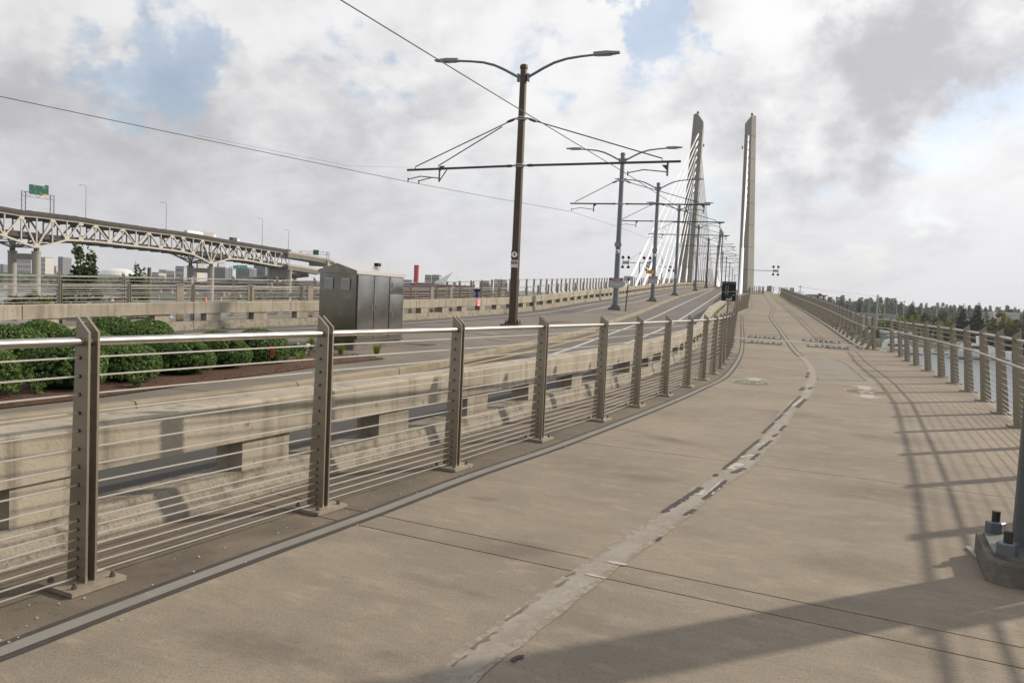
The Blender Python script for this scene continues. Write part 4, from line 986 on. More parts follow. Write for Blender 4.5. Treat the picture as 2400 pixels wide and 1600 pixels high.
# island ironwork and slabs
def disc(name, c, r, m, parent, dz, lab=None):
    z = zroad(c[0], c[1]) + .14; mb = MB().lathe([(r, z - .03), (r, z + dz)], 28, (c[0], c[1], 0)); return struct(name, mb, MT[m], parent)
disc('manhole_cover', (-2.5, 21.6), .46, 'rust', ISLAND, .012); 
def plate(name, P, m, dz=.012): return struct(name, MB().slab([(x, y, zroad(x, y) + .14) for x, y in P], -.03, dz), MT[m], ISLAND)
plate('utility_lid', [(-2.2, 26.6), (-.6, 25.9), (-.35, 26.9), (-1.95, 27.6)], 'patch'); plate('utility_lid', [(-.75, 24.0), (-.1, 23.7), (.1, 24.2), (-.5, 24.5)], 'patch')
plate('utility_lid', [(4.6, 38.0), (5.4, 40.6), (4.7, 40.9), (3.9, 38.3)], 'patch'); plate('utility_lid', [(6.1, 44.4), (7.0, 47.4), (6.2, 47.7), (5.3, 44.7)], 'patch')
plate('drain_cover', [(1.6, 33.8), (2.6, 35.4), (2.2, 35.6), (1.2, 34.1)], 'rust')
# island joints
for k in range(9):
    y = 8 + k * 3.4; a, b = ISN.at(y) + .5, KS.at(y) - .2
    if b - a > 1: struct('island_joint', MB().add([(a, y + .9, zroad(a, y) + .146), (b, y, zroad(b, y) + .146), (b, y + .02, zroad(b, y) + .146), (a, y + .92, zroad(a, y) + .146)], [(0, 1, 2, 3)]), MT['joint'], ISLAND)
# ------------------------------------------------------------------ overhead line poles
RZ = -math.atan2(.285, .958)
PX = Vector((math.cos(RZ), math.sin(RZ), 0)); PY = Vector((-PX.y, PX.x, 0))
def lamp_head_mb(s, x0, z0):
    mb = MB()
    v = [(x0, -.10, z0 - .05), (x0, .10, z0 - .05), (x0, .10, z0 + .06), (x0, -.10, z0 + .06),
         (x0 + s * .45, -.16, z0 - .05), (x0 + s * .45, .16, z0 - .05), (x0 + s * .45, .15, z0 + .07), (x0 + s * .45, -.15, z0 + .07),
         (x0 + s * .95, -.10, z0 + .0), (x0 + s * .95, .10, z0 + .0), (x0 + s * .95, .08, z0 + .05), (x0 + s * .95, -.08, z0 + .05)]
    f = [(3, 2, 1, 0), (8, 9, 10, 11)]
    for o in (0, 4): f += [(o + i, o + (i + 1) % 4, o + 4 + (i + 1) % 4, o + 4 + i) for i in range(4)]
    return mb.add(v, f)
def make_pole(loc, label, m, ht, xl, xr, zarm, zst, ldrop, rdrop, lreg, rreg, double, tilt=(0, 0)):
    t = thing('overhead_line_pole', label, 'pole', loc, RZ, 'overhead line and lamp poles on the median')
    part('plinth', MB().box((0, 0, .06), (.78, .78, .16)), MT['island'], t)
    part('base_plate', MB().box((0, 0, .155), (.56, .56, .03)).prism([(-.26, .17), (-.17, .17), (-.17, .36)], .03).prism([(.26, .17), (.17, .17), (.17, .36)], .03), m, t)
    for sx in (-1, 1):
        for sy in (-1, 1): part('bolt', MB().lathe([(.035, .17), (.035, .21), (.018, .21), (.018, .30)], 6, (sx * .215, sy * .215, 0)), MT['dark_metal'], t)
    part('shaft', MB().lathe([(.178, .16), (.130, ht)], 8), m, t)
    part('cap', MB().lathe([(.155, ht - .05), (.155, ht + .05), (.10, ht + .10)], 8), m, t)
    for s in (-1, 1):
        z0 = ht - .38
        br = MB().box((s * .19, 0, z0), (.08, .14, .28))
        a = part('lamp_arm', MB().tube([(s * .15, 0, z0), (s * .75, 0, z0 + .32), (s * 1.15, 0, z0 + .5), (s * 1.6, 0, z0 + .62), (s * 2.1, 0, z0 + .68), (s * 2.65, 0, z0 + .72)], [.05, .05, .048, .045, .042, .04], 8).add(br.v, br.f), MT['galv'], t, smooth=True)
        part('lamp_head', lamp_head_mb(s, s * 2.6, z0 + .74), MT['lamp'], a)
        part('lens', MB().box((s * 2.98, 0, z0 + .682), (.5, .2, .012)), MT['lens'], a)
    for z in (zarm, zst):
        c = MB()
        for dz in (-.04, .04): c.lathe([(.162, z + dz - .018), (.162, z + dz + .018)], 10)
        c.box((.2, 0, z), (.09, .07, .07)); c.box((-.2, 0, z), (.09, .07, .07))
        part('clamp_band', c, MT['alu'], t)
    for s, xe, tl, drop, reg in ((-1, xl, tilt[0], ldrop, lreg), (1, xr, tilt[1], rdrop, rreg)):
        P = lambda x, z: Vector((s * x, 0, z + tl * x / xe))
        a = part('bracket_arm', MB().tube([P(.55, zarm), P(xe, zarm)], .045, 8), MT['dark_galv'], t)
        part('insulator', MB().tube([P(.26, zarm), P(.34, zarm), P(.5, zarm), P(.56, zarm)], [.03, .055, .055, .03], 8), MT['insul'], a)
        d = MB().tube([P(drop, zarm), P(drop, zarm - .5)], .035, 6); d.prism([(s * drop, zarm), (s * (drop - .22), zarm), (s * drop, zarm - .22)], .03)
        part('drop_bracket', d, MT['dark_galv'], a)
        out = reg > drop
        mid = (drop * .4 + reg * .6)
        rb = MB().tube([P(drop, zarm - .36), P(mid, zarm - .26), P(reg, zarm - .36)], .02, 5).tube([P(reg, zarm - .30), P(reg, zarm - .46)], .025, 5)
        if double and s < 0: rb.tube([P(drop + .3, zarm - .32), P(reg - .45, zarm - .44)], .02, 5).tube([P(reg - .45, zarm - .4), P(reg - .45, zarm - .54)], .025, 5); rb.tube([P(drop - .3, zarm - .05), P(drop - .02, zarm - .45)], .022, 5)
        part('registration_arm', rb, MT['dark_galv'], a)
        xs = xe - (.35 if s < 0 else .65)
        st = MB().tube([P(.55, zst - .12), P(xs, zarm + .12), P(xs + .02, zarm)], .022, 6)
        if double and s < 0: st.tube([P(.75, zst - .26), P(xs - .95, zarm + .12), P(xs - .97, zarm)], .022, 6)
        so_ = part('stay_rod', st, MT['dark_galv'], t)
        part('insulator', MB().tube([Vector((s * .25, 0, zst)), Vector((s * .33, 0, zst - .04)), Vector((s * .50, 0, zst - .1)), Vector((s * .58, 0, zst - .13))], [.025, .05, .05, .025], 8), MT['insul'], so_)
    return t
MT['dark_galv'] = mat('dark tube steel', (.075, .08, .085), .5, .5)
POLES = [(0.0, 30.0, 'tallest dark brown line pole, nearest the camera, with two danger signs'), (6.27, 49.2, 'grey line pole with a wide danger sign, next behind the brown pole'),
         (11.27, 65.0, 'grey line pole carrying the amber 25 sign'), (17.2, 85.6, 'grey line pole just behind the one with the amber sign'), (26.4, 116.6, 'grey line pole standing before the left tower foot'),
         (36.2, 151.0, 'thin dark brown line pole between the two towers'), (46.3, 184, 'grey line pole with a box, right of the small brown pole'), (55.3, 214, 'distant grey line pole, second beyond the towers'),
         (64.4, 244.5, 'distant grey line pole, third beyond the towers'), (75, 280, 'distant grey line pole at the bridge crest'), (87, 320, 'distant grey line pole just over the bridge crest'), (99, 360, 'farthest grey line pole, over the bridge crest')]
zpole = lambda x, y: zroad(x, y) + .13
p1 = make_pole((0, 30, zpole(0, 30)), POLES[0][2], MT['brown_pole'], 9.65, 4.55, 5.9, 6.05, 7.78, 3.2, 5.45, 4.5, 4.05, True, (-.15, .12))
p2 = make_pole((6.27, 49.2, zpole(6.27, 49.2)), POLES[1][2], MT['galv'], 9.5, 3.15, 5.35, 6.5, 7.9, 1.65, 5.0, 3.05, 4.0, False)
POLE_OBJ = [p1, p2]
for i in range(2, len(POLES)):
    x, y, lab = POLES[i]
    if i == 5: c = make_pole((x, y, zpole(x, y)), lab, MT['brown_pole'], 9.3, 3.15, 5.35, 6.4, 7.8, 1.65, 5.0, 3.05, 4.0, False)
    else: c = copy_tree(p2); c.location = (x, y, zpole(x, y)); c['label'] = lab
    POLE_OBJ.append(c)
def polept(i, x, z):
    p = POLE_OBJ[i].location; return Vector((p.x, p.y, p.z)) + PX * x + Vector((0, 0, z))
def sagwire(pts, sag, n=6):
    out = []
    for a, b in zip(pts, pts[1:]):
        for k in range(n):
            t = k / n; p = a.lerp(b, t); p.z -= sag * 4 * t * (1 - t) * (b - a).length / 20; out.append(p)
    out.append(pts[-1]); return out
ws = [Vector((-9.6, -.7, 6.6)), Vector((-3.3, 13.1, 6.5)), polept(0, 4.05, 5.72)] + [polept(i, 4.0, 6.05) for i in range(1, len(POLES))]
single('overhead_wire', MB().tube(sagwire(ws, .02), .0125, 5), MT['wire'], 'thick black contact wire sweeping from the top edge over the nearer lane', 'wire', tuple(ws[0]), 'overhead wires')
wn = [Vector((-21, 12.5, 6.2)), Vector((-12.9, 19.8, 6.05)), polept(0, -4.5, 5.45)] + [polept(i, -3.05, 6.0) for i in range(1, len(POLES))]
single('overhead_wire', MB().tube(sagwire(wn, .02), .010, 5), MT['wire'], 'thin black contact wire crossing low from the left edge over the far lane', 'wire', tuple(wn[0]), 'overhead wires')
wm = [polept(0, -4.35, 6.0), Vector((-5.9, 27.9, 5.95)), Vector((-9.5, 23.6, 6.0))]
single('overhead_wire', MB().tube(wm, .004, 4), MT['wire'], 'hair thin wire tied from the left arm of the brown pole to the contact wire', 'wire', tuple(wm[0]), 'overhead wires')
# signs and boxes on the poles (local x right, facing -y)
def face(y, x0, z0): return Matrix(((1, 0, 0, x0), (0, 0, 1, y), (0, 1, 0, z0), (0, 0, 0, 1)))
def faceM(y, x0, z0):
    return Matrix(((1, 0, 0, x0), (0, 0, 1, y), (0, 1, 0, z0), (0, 0, 0, 1)))
s1 = part('high_voltage_sign', MB().box((0, -.168, 2.74), (.26, .012, .27)), MT['sign_maroon'] if 'sign_maroon' in MT else MT['black'], p1, label='square dark sign with a lightning bolt in a white disc')
d_ = MB().lathe([(.115, 0), (.115, .006)], 24); d_.v = [(x, -.174 - z, 2.74 + y) for x, y, z in d_.v]; part('disc', d_, MT['white'], s1)
bolt_ = [(.01, .09), (-.045, -.012), (-.005, -.012), (-.03, -.09), (.045, .022), (.005, .022), (.04, .09)]
part('lightning_bolt', MB().add([(x, -.184, 2.74 + z) for x, z in bolt_], [tuple(range(7))]), MT['black'], s1)
s2 = part('danger_sign', MB().box((0, -.168, 2.40), (.26, .012, .27)), MT['white'], p1, label='white danger sign reading live wire below the lightning sign')
part('red_panel', MB().box((0, -.176, 2.445), (.25, .006, .115)), MT['black'], s2)
e_ = MB().lathe([(.5, 0), (.5, .003)], 24); e_.v = [(x * .22, -.180 - z, 2.445 + y * .09) for x, y, z in e_.v]; part('red_oval', e_, MT['red'], s2)
part('lettering', text_mb('DANGER', .058, faceM(-.185, 0, 2.445)), MT['white'], s2); part('lettering', text_mb('LIVE WIRE', .052, faceM(-.176, 0, 2.325)), MT['black'], s2)
def danger(pole, z, w):
    s = part('danger_sign', MB().box((0, -.19, z), (w, .015, .60)), MT['alu_white'], pole, label='wide sign with a red danger band and three warning pictograms')
    part('red_band', MB().box((0, -.2, z + .225), (w, .008, .15)), MT['red_dark'], s); part('lettering', text_mb('DANGER', .14, faceM(-.206, 0, z + .22)), MT['white'], s)
    mb = MB()
    for k in (-1, 0, 1):
        cx = k * w * .3; rg = MB().lathe([(.1, 0), (.1, .004)], 18); rg.v = [(cx + x, -.2 - zz, z - .1 + y) for x, y, zz in rg.v]; mb.add(rg.v, rg.f)
    part('pictogram_disc', mb, MT['grey_sign'], s)
    mb = MB()
    for k in (-1, 0, 1):
        cx = k * w * .3
        for a, b in (((0, .06), (0, -.01)), ((0, -.01), (-.05, -.07)), ((0, -.01), (.05, -.07)), ((-.05, .03), (.05, .01))):
            mb.bar((cx + a[0], -.208, z - .1 + a[1]), (cx + b[0], -.208, z - .1 + b[1]), .02, .004)
    part('pictogram', mb, MT['black'], s)
    bars = MB()
    for k in range(2): bars.box((0, -.2, z + .11 - k * .045), (w * .8 - k * .1, .004, .02))
    part('fine_print', bars, MT['grey'], s)
MT['red_dark'] = mat('dark red band', (.26, .012, .02), .5); MT['alu_white'] = mat('pale sign sheet', (.36, .37, .39), .5); MT['grey_sign'] = mat('sign disc', (.5, .5, .52), .5)
danger(p2, 1.67, .78); danger(POLE_OBJ[2], 1.75, .72)
p3, p4 = POLE_OBJ[2], POLE_OBJ[3]
a_ = part('speed_sign', MB().box((-.28, -.21, 2.38), (.62, .015, .30)), MT['amber'], p3, label='small amber sign with the number 25'); part('lettering', text_mb('25', .26, faceM(-.222, -.26, 2.38)), MT['black'], a_)
for pl, z in ((p2, 4.0), (p3, 4.15)):
    bx = part('signal_box', MB().box((0, -.22, z), (.36, .16, .26)).box((.2, -.22, z), (.05, .2, .2)), MT['lamp'], pl, label='grey box with lens strapped to the pole')
    cm = part('camera_dome', MB().lathe([(.02, -.13), (.10, -.08), (.13, .02), (.10, .10), (.02, .12)], 14, (0, -.25, z - .42)), MT['white'], pl, smooth=True, label='white security camera dome')
    part('lens', MB().box((0, -.385, z - .42), (.09, .02, .09)), MT['black'], cm)
part('id_plate', MB().box((0, -.175, 2.05), (.26, .01, .42)), MT['alu_white'], p4); part('equipment_box', MB().box((0, -.3, 3.3), (.5, .35, .7)), MT['lamp'], POLE_OBJ[6])
# back of a sign on its own leaning post
t = thing('road_sign', 'blank grey back of a small road sign on a leaning post on the median', 'road sign', (6.75, 47.6, zroad(6.75, 47.6) + .13), RZ)
part('post', MB().tube([(-.06, 0, 0), (.02, 0, 1.95)], .035, 8), MT['rust_post'] if 'rust_post' in MT else MT['dark_metal'], t); part('foot', MB().box((.02, -.02, .02), (.5, .16, .05)), MT['white_paint'], t)
pn = part('panel', MB().box((.02, .03, 2.0), (.56, .012, .29)), MT['alu'], t); part('bracket', MB().box((.02, -.0, 2.0), (.08, .05, .08)), MT['dark_metal'], pn)
# black information sign
t = thing('information_sign', 'black information board with a white bridge drawing on a post by the path fence', 'sign', (8.86, 33.0, zp(33)), R(-4))
part('post', MB().tube([(0, .04, 0), (0, .04, 2.3)], .032, 8), MT['galv'], t)
b_ = part('board', MB().box((0, 0, 2.28), (.575, .02, .80)), MT['black'], t)
part('lettering', text_mb('Tilikum Crossing', .075, faceM(-.0125, .0, 2.615)), MT['grey'], b_)
dr = MB()
for x, h in ((-.13, .42), (-.04, .42)): dr.prism([(x - .015, 2.12), (x + .015, 2.12), (x + .012, 2.12 + h - .02), (x - .004, 2.12 + h)], .003, Matrix.Translation((0, -.0125, 0)))
dr.prism([(-.26, 2.235), (.27, 2.26), (.27, 2.295), (-.26, 2.25)], .003, Matrix.Translation((0, -.0135, 0)))
part('bridge_drawing', dr, MT['grey'], b_)
fp = MB()
for z, x0, w in ((2.14, .12, .10), (2.07, 0.0, .17), (2.025, -.03, .2)): fp.box((x0, -.0122, z), (w, .003, .018))
part('fine_print', fp, MT['grey_dark'], b_)
dt = MB().lathe([(.024, 0), (.024, .003)], 14); dt.v = [(.115 + x, -.0125 - z, 2.025 + y) for x, y, z in dt.v]; part('round_logo', dt, MT['white'], b_)
wb = MB()
for x, w in ((-.07, .05), (-.025, .03), (.02, .04), (.075, .05), (.115, .025)): wb.box((x, -.0125, 1.945), (w, .003, .04))
wb.box((.20, -.0125, 2.135), (.06, .003, .02)); part('white_print', wb, MT['white'], b_)
# fire connection sign and standpipe at the far barrier
y = 39.6; x = NB.at(y); a = math.atan2((Vector((NB.at(y + .5), y + .5)) - Vector((x, y))).y, (Vector((NB.at(y + .5), y + .5)) - Vector((x, y))).x)
t = thing('fire_connection_sign', 'faded pink FDC plate fixed to the far barrier', 'sign', (x, y, zn(y)), a)
pn = part('plate', MB().box((0, -.0, .66), (.30, .014, .36)), MT['pink'], t); part('lettering', text_mb('FDC', .14, faceM(-.009, 0, .70)), MT['white_pink'] if 'white_pink' in MT else MT['white'], pn); part('fine_print', MB().box((0, -.008, .56), (.22, .003, .03)), MT['white'], pn)
y = 40.6; x = NB.at(y) - .62
t = thing('standpipe', 'black standpipe with a blue plate standing behind the far barrier', 'standpipe', (x, y, zn(y) + .02), 0)
part('pipe', MB().lathe([(.1, 0), (.1, .06), (.06, .08), (.06, 1.15), (.1, 1.17), (.1, 1.25), (.05, 1.3)], 12), MT['black'], t, smooth=True)
part('outlet', MB().tube([(-.17, 0, 1.22), (.17, 0, 1.22)], .055, 8), MT['black'], t)
bp = part('plate', MB().box((0, -.115, .98), (.17, .01, .26)), MT['blue'], t); part('drop_mark', MB().prism([(0, 1.08), (.04, .97), (.03, .92), (-.03, .92), (-.04, .97)], .003, Matrix.Translation((0, -.122, 0))), MT['black'], bp)
t = thing('traffic_cone', 'orange traffic cone tip showing behind the far barrier near the shrubs', 'traffic cone', (-10.05, 26.0, zn(26) + .03))
MT['orange'] = mat('orange plastic', (.75, .16, .05), .5)
part('cone', MB().lathe([(.15, .03), (.04, .88), (.02, .9)], 14), MT['orange'], t, smooth=True); part('base', MB().box((0, 0, .02), (.4, .4, .04)), MT['orange'], t); part('collar', MB().lathe([(.108, .40), (.085, .56)], 14), MT['white'], t)

# ------------------------------------------------------------------ bridge towers and stay cables
TH = math.atan(.29)
def make_tower(loc, s, label):
    """s=+1: right tower (inner face on local x=0, body to +x)"""
    t = thing('bridge_tower', label, 'bridge tower', loc, -TH, 'concrete bridge towers')
    zb, zt = -20.0, 39.6 - loc[2]
    def sec(z, grow=0.0, top=False):
        k = (z + 0) / zt; k = max(-.4, min(1, k))
        xi, xo, d = -.5 * k, 3.1 - 1.55 * k, 2.7 - 1.1 * k
        w = xo - xi; xb = xi + .60 * w
        P = [(xi - grow, -d - grow), (xb, -d - grow), (xo + grow, -.15 * d), (xb, d + grow), (xi - grow, d + grow)]
        zz = [z] * 5
        if top: zz = [zt - 1.75, zt - .05, zt + .05, zt - .05, zt - 1.75]
        return [(s * x, y, q) for (x, y), q in zip(P, zz)]
    zs = [zb, 0] + list(np.arange(4.4, zt - 3.5, 4.4)) + [zt]
    for i in range(len(zs) - 1):
        a = sec(zs[i] + .03); b = sec(zs[i + 1] - .03, top=(i == len(zs) - 2))
        mb = MB().add(a + b, [tuple(range(4, -1, -1)), tuple(range(5, 10))] + [(k, (k + 1) % 5, 5 + (k + 1) % 5, 5 + k) for k in range(5)])
        part('shaft_lift', mb, MT['tower'], t)
    a = sec(zb, -.1); b = sec(zt - 2.2, -.1)
    part('core', MB().add(a + b, [(k, (k + 1) % 5, 5 + (k + 1) % 5, 5 + k) for k in range(5)]), MT['joint'], t)
    bc = part('beacon', MB().lathe([(.08, 0), (.08, .5), (.22, .52), (.24, .8), (.16, .95), (.02, 1.0)], 10, (s * .75, 0, zt - .25)), MT['red_lamp'], t, smooth=True)
    part('bracket', MB().box((s * -.75, -.6, zt - 6.2), (.25, .2, .55)), MT['lamp'], t)
    return t
MT['red_lamp'] = mat('red beacon', (.16, .02, .02), .3)
zt1 = 4.7
TWR = [((45.3, 162, zt1), 1, 'right hand near bridge tower beside the path, its outer face sunlit'), ((36.0, 162, zt1), -1, 'left hand near bridge tower with fanned white cables before it'),
       ((45.3 + 69, 400, zt1), 1, 'right hand far bridge tower hidden behind the near one'), ((36.0 + 66.6, 400, zt1), -1, 'small far bridge tower seen between the two near towers')]
for a in TWR: make_tower(*a)
def stay_fan(tw, dirn, D0, D1, n, xf, zoff, what):
    (tx, ty, tz), s, _ = tw
    rot = Matrix.Rotation(-TH, 3, 'Z'); zt = 39.6 - tz
    for k in range(n):
        zz = 35.5 - 1.5 * k - tz; kk = zz / zt
        xi, xo, d = -.5 * kk, 3.1 - 1.55 * kk, 2.7 - 1.1 * kk
        loc = rot @ Vector((s * (xi + .34 * (xo - xi)), -d * dirn + .1 * dirn, zz)); top = Vector((tx, ty, tz)) + loc
        D = D0 + (D1 - D0) * k / (n - 1); bot = Vector((xf(D), D, zoff(D)))
        t = thing('stay_cable', f'{ordw[k]} white stay cable from the top, {what}', 'stay cable', tuple(bot), 0, what)
        L_ = (top - bot); far = ty > 300 or dirn < 0
        m = 5 if far else 8
        part('strand', MB().tube([bot + L_ * .0, top], .085, m), MT['white_cable'], t, w=True, smooth=True)
        part('lower_sleeve', MB().tube([bot - L_ * .01, bot + L_ * .20, bot + L_ * .205], [.17, .15, .1], m + 2), MT['white_cable'], t, w=True, smooth=True)
        part('upper_sleeve', MB().tube([top - L_ * .065, top - L_ * .06, top], [.1, .155, .165], m + 2), MT['white_cable'], t, w=True, smooth=True)
stay_fan(TWR[1], 1, 81, 149, 10, lambda D: NB.at(D) - 1.0, zn, 'near side fan of the left near tower')
stay_fan(TWR[0], 1, 75, 149, 10, lambda D: SB.at(D) + 1.15, zp, 'near side fan of the right near tower')
stay_fan(TWR[1], -1, 276, 176, 10, lambda D: NB.at(D) - 1.0, zn, 'river side fan of the left near tower')
stay_fan(TWR[0], -1, 276, 176, 10, lambda D: SB.at(D) + 1.15, zp, 'river side fan of the right near tower')
stay_fan(TWR[3], 1, 286, 386, 10, lambda D: NB.at(D) - 1.0, zn, 'near side fan of the small far tower')
# floodlight masts
def mast(loc, label, h, arms, rz, bare=False):
    t = thing('floodlight_mast', label, 'floodlight mast', loc, rz, 'floodlight masts on the bridge')
    if not bare: part('mast', MB().tube([(0, 0, 0), (0, 0, h)], [.11, .07], 8), MT['galv'], t)
    zc = h * .70 if not bare else h
    part('crossbar', MB().tube([(min(arms + [0]) - (2.8 if bare else 0), 0, zc), (max(arms + [0]), 0, zc)], .06, 6).tube([(0, 0, h if not bare else zc), (arms[0], 0, zc)], .02, 5), MT['galv'], t)
    for ax in arms:
        f = part('lamp_frame', MB().box((ax, 0, zc), (1.0, .06, .5)), MT['alu'], t)
        for dx in (-.45, .45):
            for dz in (-.75, .75):
                part('floodlight', MB().lathe([(.22, -.15), (.24, .12), (.1, .26), (.03, .34)], 10, (ax + dx, 0, zc + dz)), MT['black'], t)
                part('lamp_stem', MB().bar((ax + dx, 0, zc), (ax + dx, 0, zc + dz), .06), MT['black'], f)
mast((19.4, 125, zn(125)), 'mast with two floodlight clusters left of the near stay cables', 5.4, [-2.2, 1.1], -TH)
mast((28.6, 156, zn(156)), 'second floodlight mast, partly behind the left stay cables', 5.2, [-2.6, 1.8], -TH)
mast((49.6, 157.5, 8.9), 'floodlight cluster bracketed out from the right tower over the path', 0, [1.6], -TH, True)
MT['girder'] = mat('grey girder paint', (.24, .225, .20), .7)
MT['sign_print'] = mat('sign print', (.16, .27, .23), .5)
MT['museum'] = mat('dark red wall', (.16, .05, .05), .8)
MT['pyr'] = mat('pyramid glass', (.62, .66, .70), .25, .2)
MT['sign_teal'] = mat('bright green sign', (.02, .36, .24), .5)
MT['sign_maroon'] = MT['black']
# ------------------------------------------------------------------ double deck truss bridge to the left
A_ = at(30, 520, 336); B_ = at(654, 590, 504)
TD = Vector((B_.x - A_.x, B_.y - A_.y, 0)).normalized(); TN = Vector((-TD.y, TD.x, 0))
def on_plane(px, py, off=0):
    d = ray(px, py); o = Vector((A_.x, A_.y, 0)) + TN * off; n = TN
    k = n.dot(o) / n.dot(Vector((d.x, d.y, 0))); return Vector((d.x * k, d.y * k, d.z * k + EYE))
zx = lambda x, y: (x / 2.904, 420 + y / 2.904)
def truss_bridge():
    top = [(-190, 196), (-80, 210), (30, 226), (145, 246), (250, 255), (358, 268), (455, 280), (550, 291), (650, 308), (745, 322), (835, 333), (925, 346), (1012, 358), (1095, 368), (1172, 377), (1245, 388), (1315, 398), (1378, 409), (1440, 420), (1505, 431), (1563, 441), (1618, 450), (1673, 459), (1725, 467), (1778, 475), (1826, 483), (1874, 490), (1920, 497), (1970, 503)]
    bot = [(-190, 330), (-80, 352), (30, 385), (145, 428), (250, 466), (355, 440), (452, 413), (550, 418), (650, 425), (742, 435), (835, 446), (918, 455), (1008, 464), (1087, 473), (1168, 483), (1242, 494), (1312, 510), (1375, 541), (1434, 574), (1497, 557), (1556, 541), (1616, 545), (1672, 551), (1725, 559), (1776, 570), (1825, 579), (1870, 587), (1920, 593), (1970, 600)]
    T = [on_plane(*zx(*p)) for p in top]; Bt = [on_plane(*zx(*p)) for p in bot]
    Bt = [Vector((t_.x, t_.y, b_.z)) for t_, b_ in zip(T, Bt)]
    bi = {2: 3, 4: 5}
    diag = [('t', 1, 2), ('b', 2, 3), ('t', 3, 4), ('b', 4, 5), ('t', 5, 6), ('b', 6, 7), ('b', 7, 8), ('t', 8, 9), ('b', 9, 10), ('t', 10, 11), ('b', 11, 12), ('t', 12, 13), ('b', 13, 14), ('t', 14, 15), ('t', 15, 16), ('b', 16, 17), ('t', 17, 18), ('b', 18, 19), ('t', 19, 20), ('b', 20, 21), ('t', 21, 22), ('b', 22, 23), ('t', 23, 24), ('b', 24, 25), ('t', 25, 26), ('b', 26, 27), ('t', 27, 28), ('b', 0, 1)]
    org = Vector((T[4].x, T[4].y, -14.8))
    t = thing('truss_bridge', 'double deck pale steel truss bridge crossing the river at the left', 'bridge', tuple(org))
    upv = TN
    WD = 14.5
    for off, nm, m in ((0, 'truss_chord', 'truss'), (WD, 'truss_chord', 'truss')):
        o = TN * off
        mb = MB()
        for a, b in zip(T, T[1:]): mb.bar(a + o, b + o, .7, .95)
        part('top_chord', mb, MT[m], t, w=True)
        mb = MB()
        for a, b in zip(Bt, Bt[1:]): mb.bar(a + o, b + o, .7, .8)
        part('bottom_chord', mb, MT[m], t, w=True)
        for i, (a, b) in enumerate(zip(T, Bt)):
            part('vertical', MB().bar(a + o, b + o, .5, .5, TD), MT[m], t, w=True)
        for k, i, j in diag:
            a, b = (T[i], Bt[j]) if k == 't' else (Bt[i], T[j])
            part('diagonal', MB().bar(a + o, b + o, .62, .62, TN), MT[m], t, w=True)
        gp = set()
        for k, i, j in diag:
            gp.add((0 if k == 't' else 1, i)); gp.add((1 if k == 't' else 0, j))
        for q, i in gp:
            c = (T if q == 0 else Bt)[i] + o - Vector((0, 0, .75 if q == 0 else -.75)) * .8
            part('gusset_plate', MB().box(c - TN * .0, (2.3, .74, 2.0), (TD, TN, Vector((0, 0, 1)))), MT[m], t, w=True)
    # decks, parapets, floor beams
    def deck(name, P, z0, z1, o0, o1, m):
        rows = []
        for p in P: rows.append([p + TN * o0 + Vector((0, 0, z0)), p + TN * o1 + Vector((0, 0, z0)), p + TN * o1 + Vector((0, 0, z1)), p + TN * o0 + Vector((0, 0, z1)), p + TN * o0 + Vector((0, 0, z0))])
        return part(name, MB().grid(rows), MT[m], t, w=True)
    deck('upper_deck', T, .5, 1.1, -1.2, WD + 1.2, 'truss_dark')
    deck('parapet', T, .9, 2.15, -1.3, -1.0, 'truss_dark'); deck('parapet', T, .9, 2.1, WD + 1.0, WD + 1.3, 'truss_dark')
    Lw = []
    low = [(-190, 318), (30, 352), (250, 378), (455, 402), (550, 408), (742, 428), (1008, 455), (1242, 482), (1440, 508), (1616, 533), (1776, 556), (1970, 588)]
    lp = [on_plane(*zx(*p)) for p in low]
    ld = [ (p - org).dot(TD) for p in lp]
    for p in T:
        q = (Vector((p.x, p.y, 0)) - Vector((org.x, org.y, 0))).dot(TD); Lw.append(Vector((p.x, p.y, float(np.interp(q, ld, [v.z for v in lp])))))
    deck('lower_deck', Lw, -1.5, -.4, .4, WD - .4, 'truss_dark'); deck('lower_parapet', Lw, -.3, .8, .6, .8, 'truss_dark'); deck('lower_parapet', Lw, -.3, .8, WD - .8, WD - .6, 'truss_dark')
    fb = MB()
    for p, q in zip(T, Lw):
        fb.box(p + TN * WD / 2 + Vector((0, 0, -.5)), (.5, WD, 1.6), (TD, TN, Vector((0, 0, 1)))); fb.box(q + TN * WD / 2 + Vector((0, 0, -1.6)), (.45, WD, .8), (TD, TN, Vector((0, 0, 1))))
    part('floor_beams', fb, MT['truss_dark'], t, w=True)
    br = MB()
    for i in list(range(2, 6)) + list(range(15, 21)):
        br.bar(Bt[i], Bt[i + 1] + TN * WD, .35); br.bar(Bt[i] + TN * WD, Bt[i + 1], .35); br.bar(Bt[i], Bt[i] + TN * WD, .4)
    part('sway_bracing', br, MT['truss_dark'], t, w=True, kind='stuff')
    # piers
    for i, solid in ((4, False), (18, False), (28, True)):
        for o in (0, WD):
            c = Bt[i] + TN * o; h0 = -17.5; h1 = c.z - (1.6 if not solid else 1.0)
            pc = part('pier_column', MB().lathe([(3.1, h0), (3.1, -9.5), (1.75, -9.4), (1.75, h1 - .8), (1.95, h1 - .7), (1.95, h1)], 18, (c.x, c.y, 0)), MT['pier'], t, w=True, smooth=True)
            if not solid: part('bearing', MB().box((c.x, c.y, (h1 + c.z) / 2), (1.6, 1.6, c.z - h1)), MT['truss_dark'], pc, w=True)
        a, b = Bt[i], Bt[i] + TN * WD; h1 = Bt[i].z - (1.6 if not solid else 1.0)
        part('pier_strut', MB().box(((a + b) / 2).to_tuple()[:2] + (h1 - (2.4 if not solid else 3.2),), (1.6, WD - 2, 2.6 if not solid else 6.0), (TD, TN, Vector((0, 0, 1)))), MT['pier'], t, w=True)
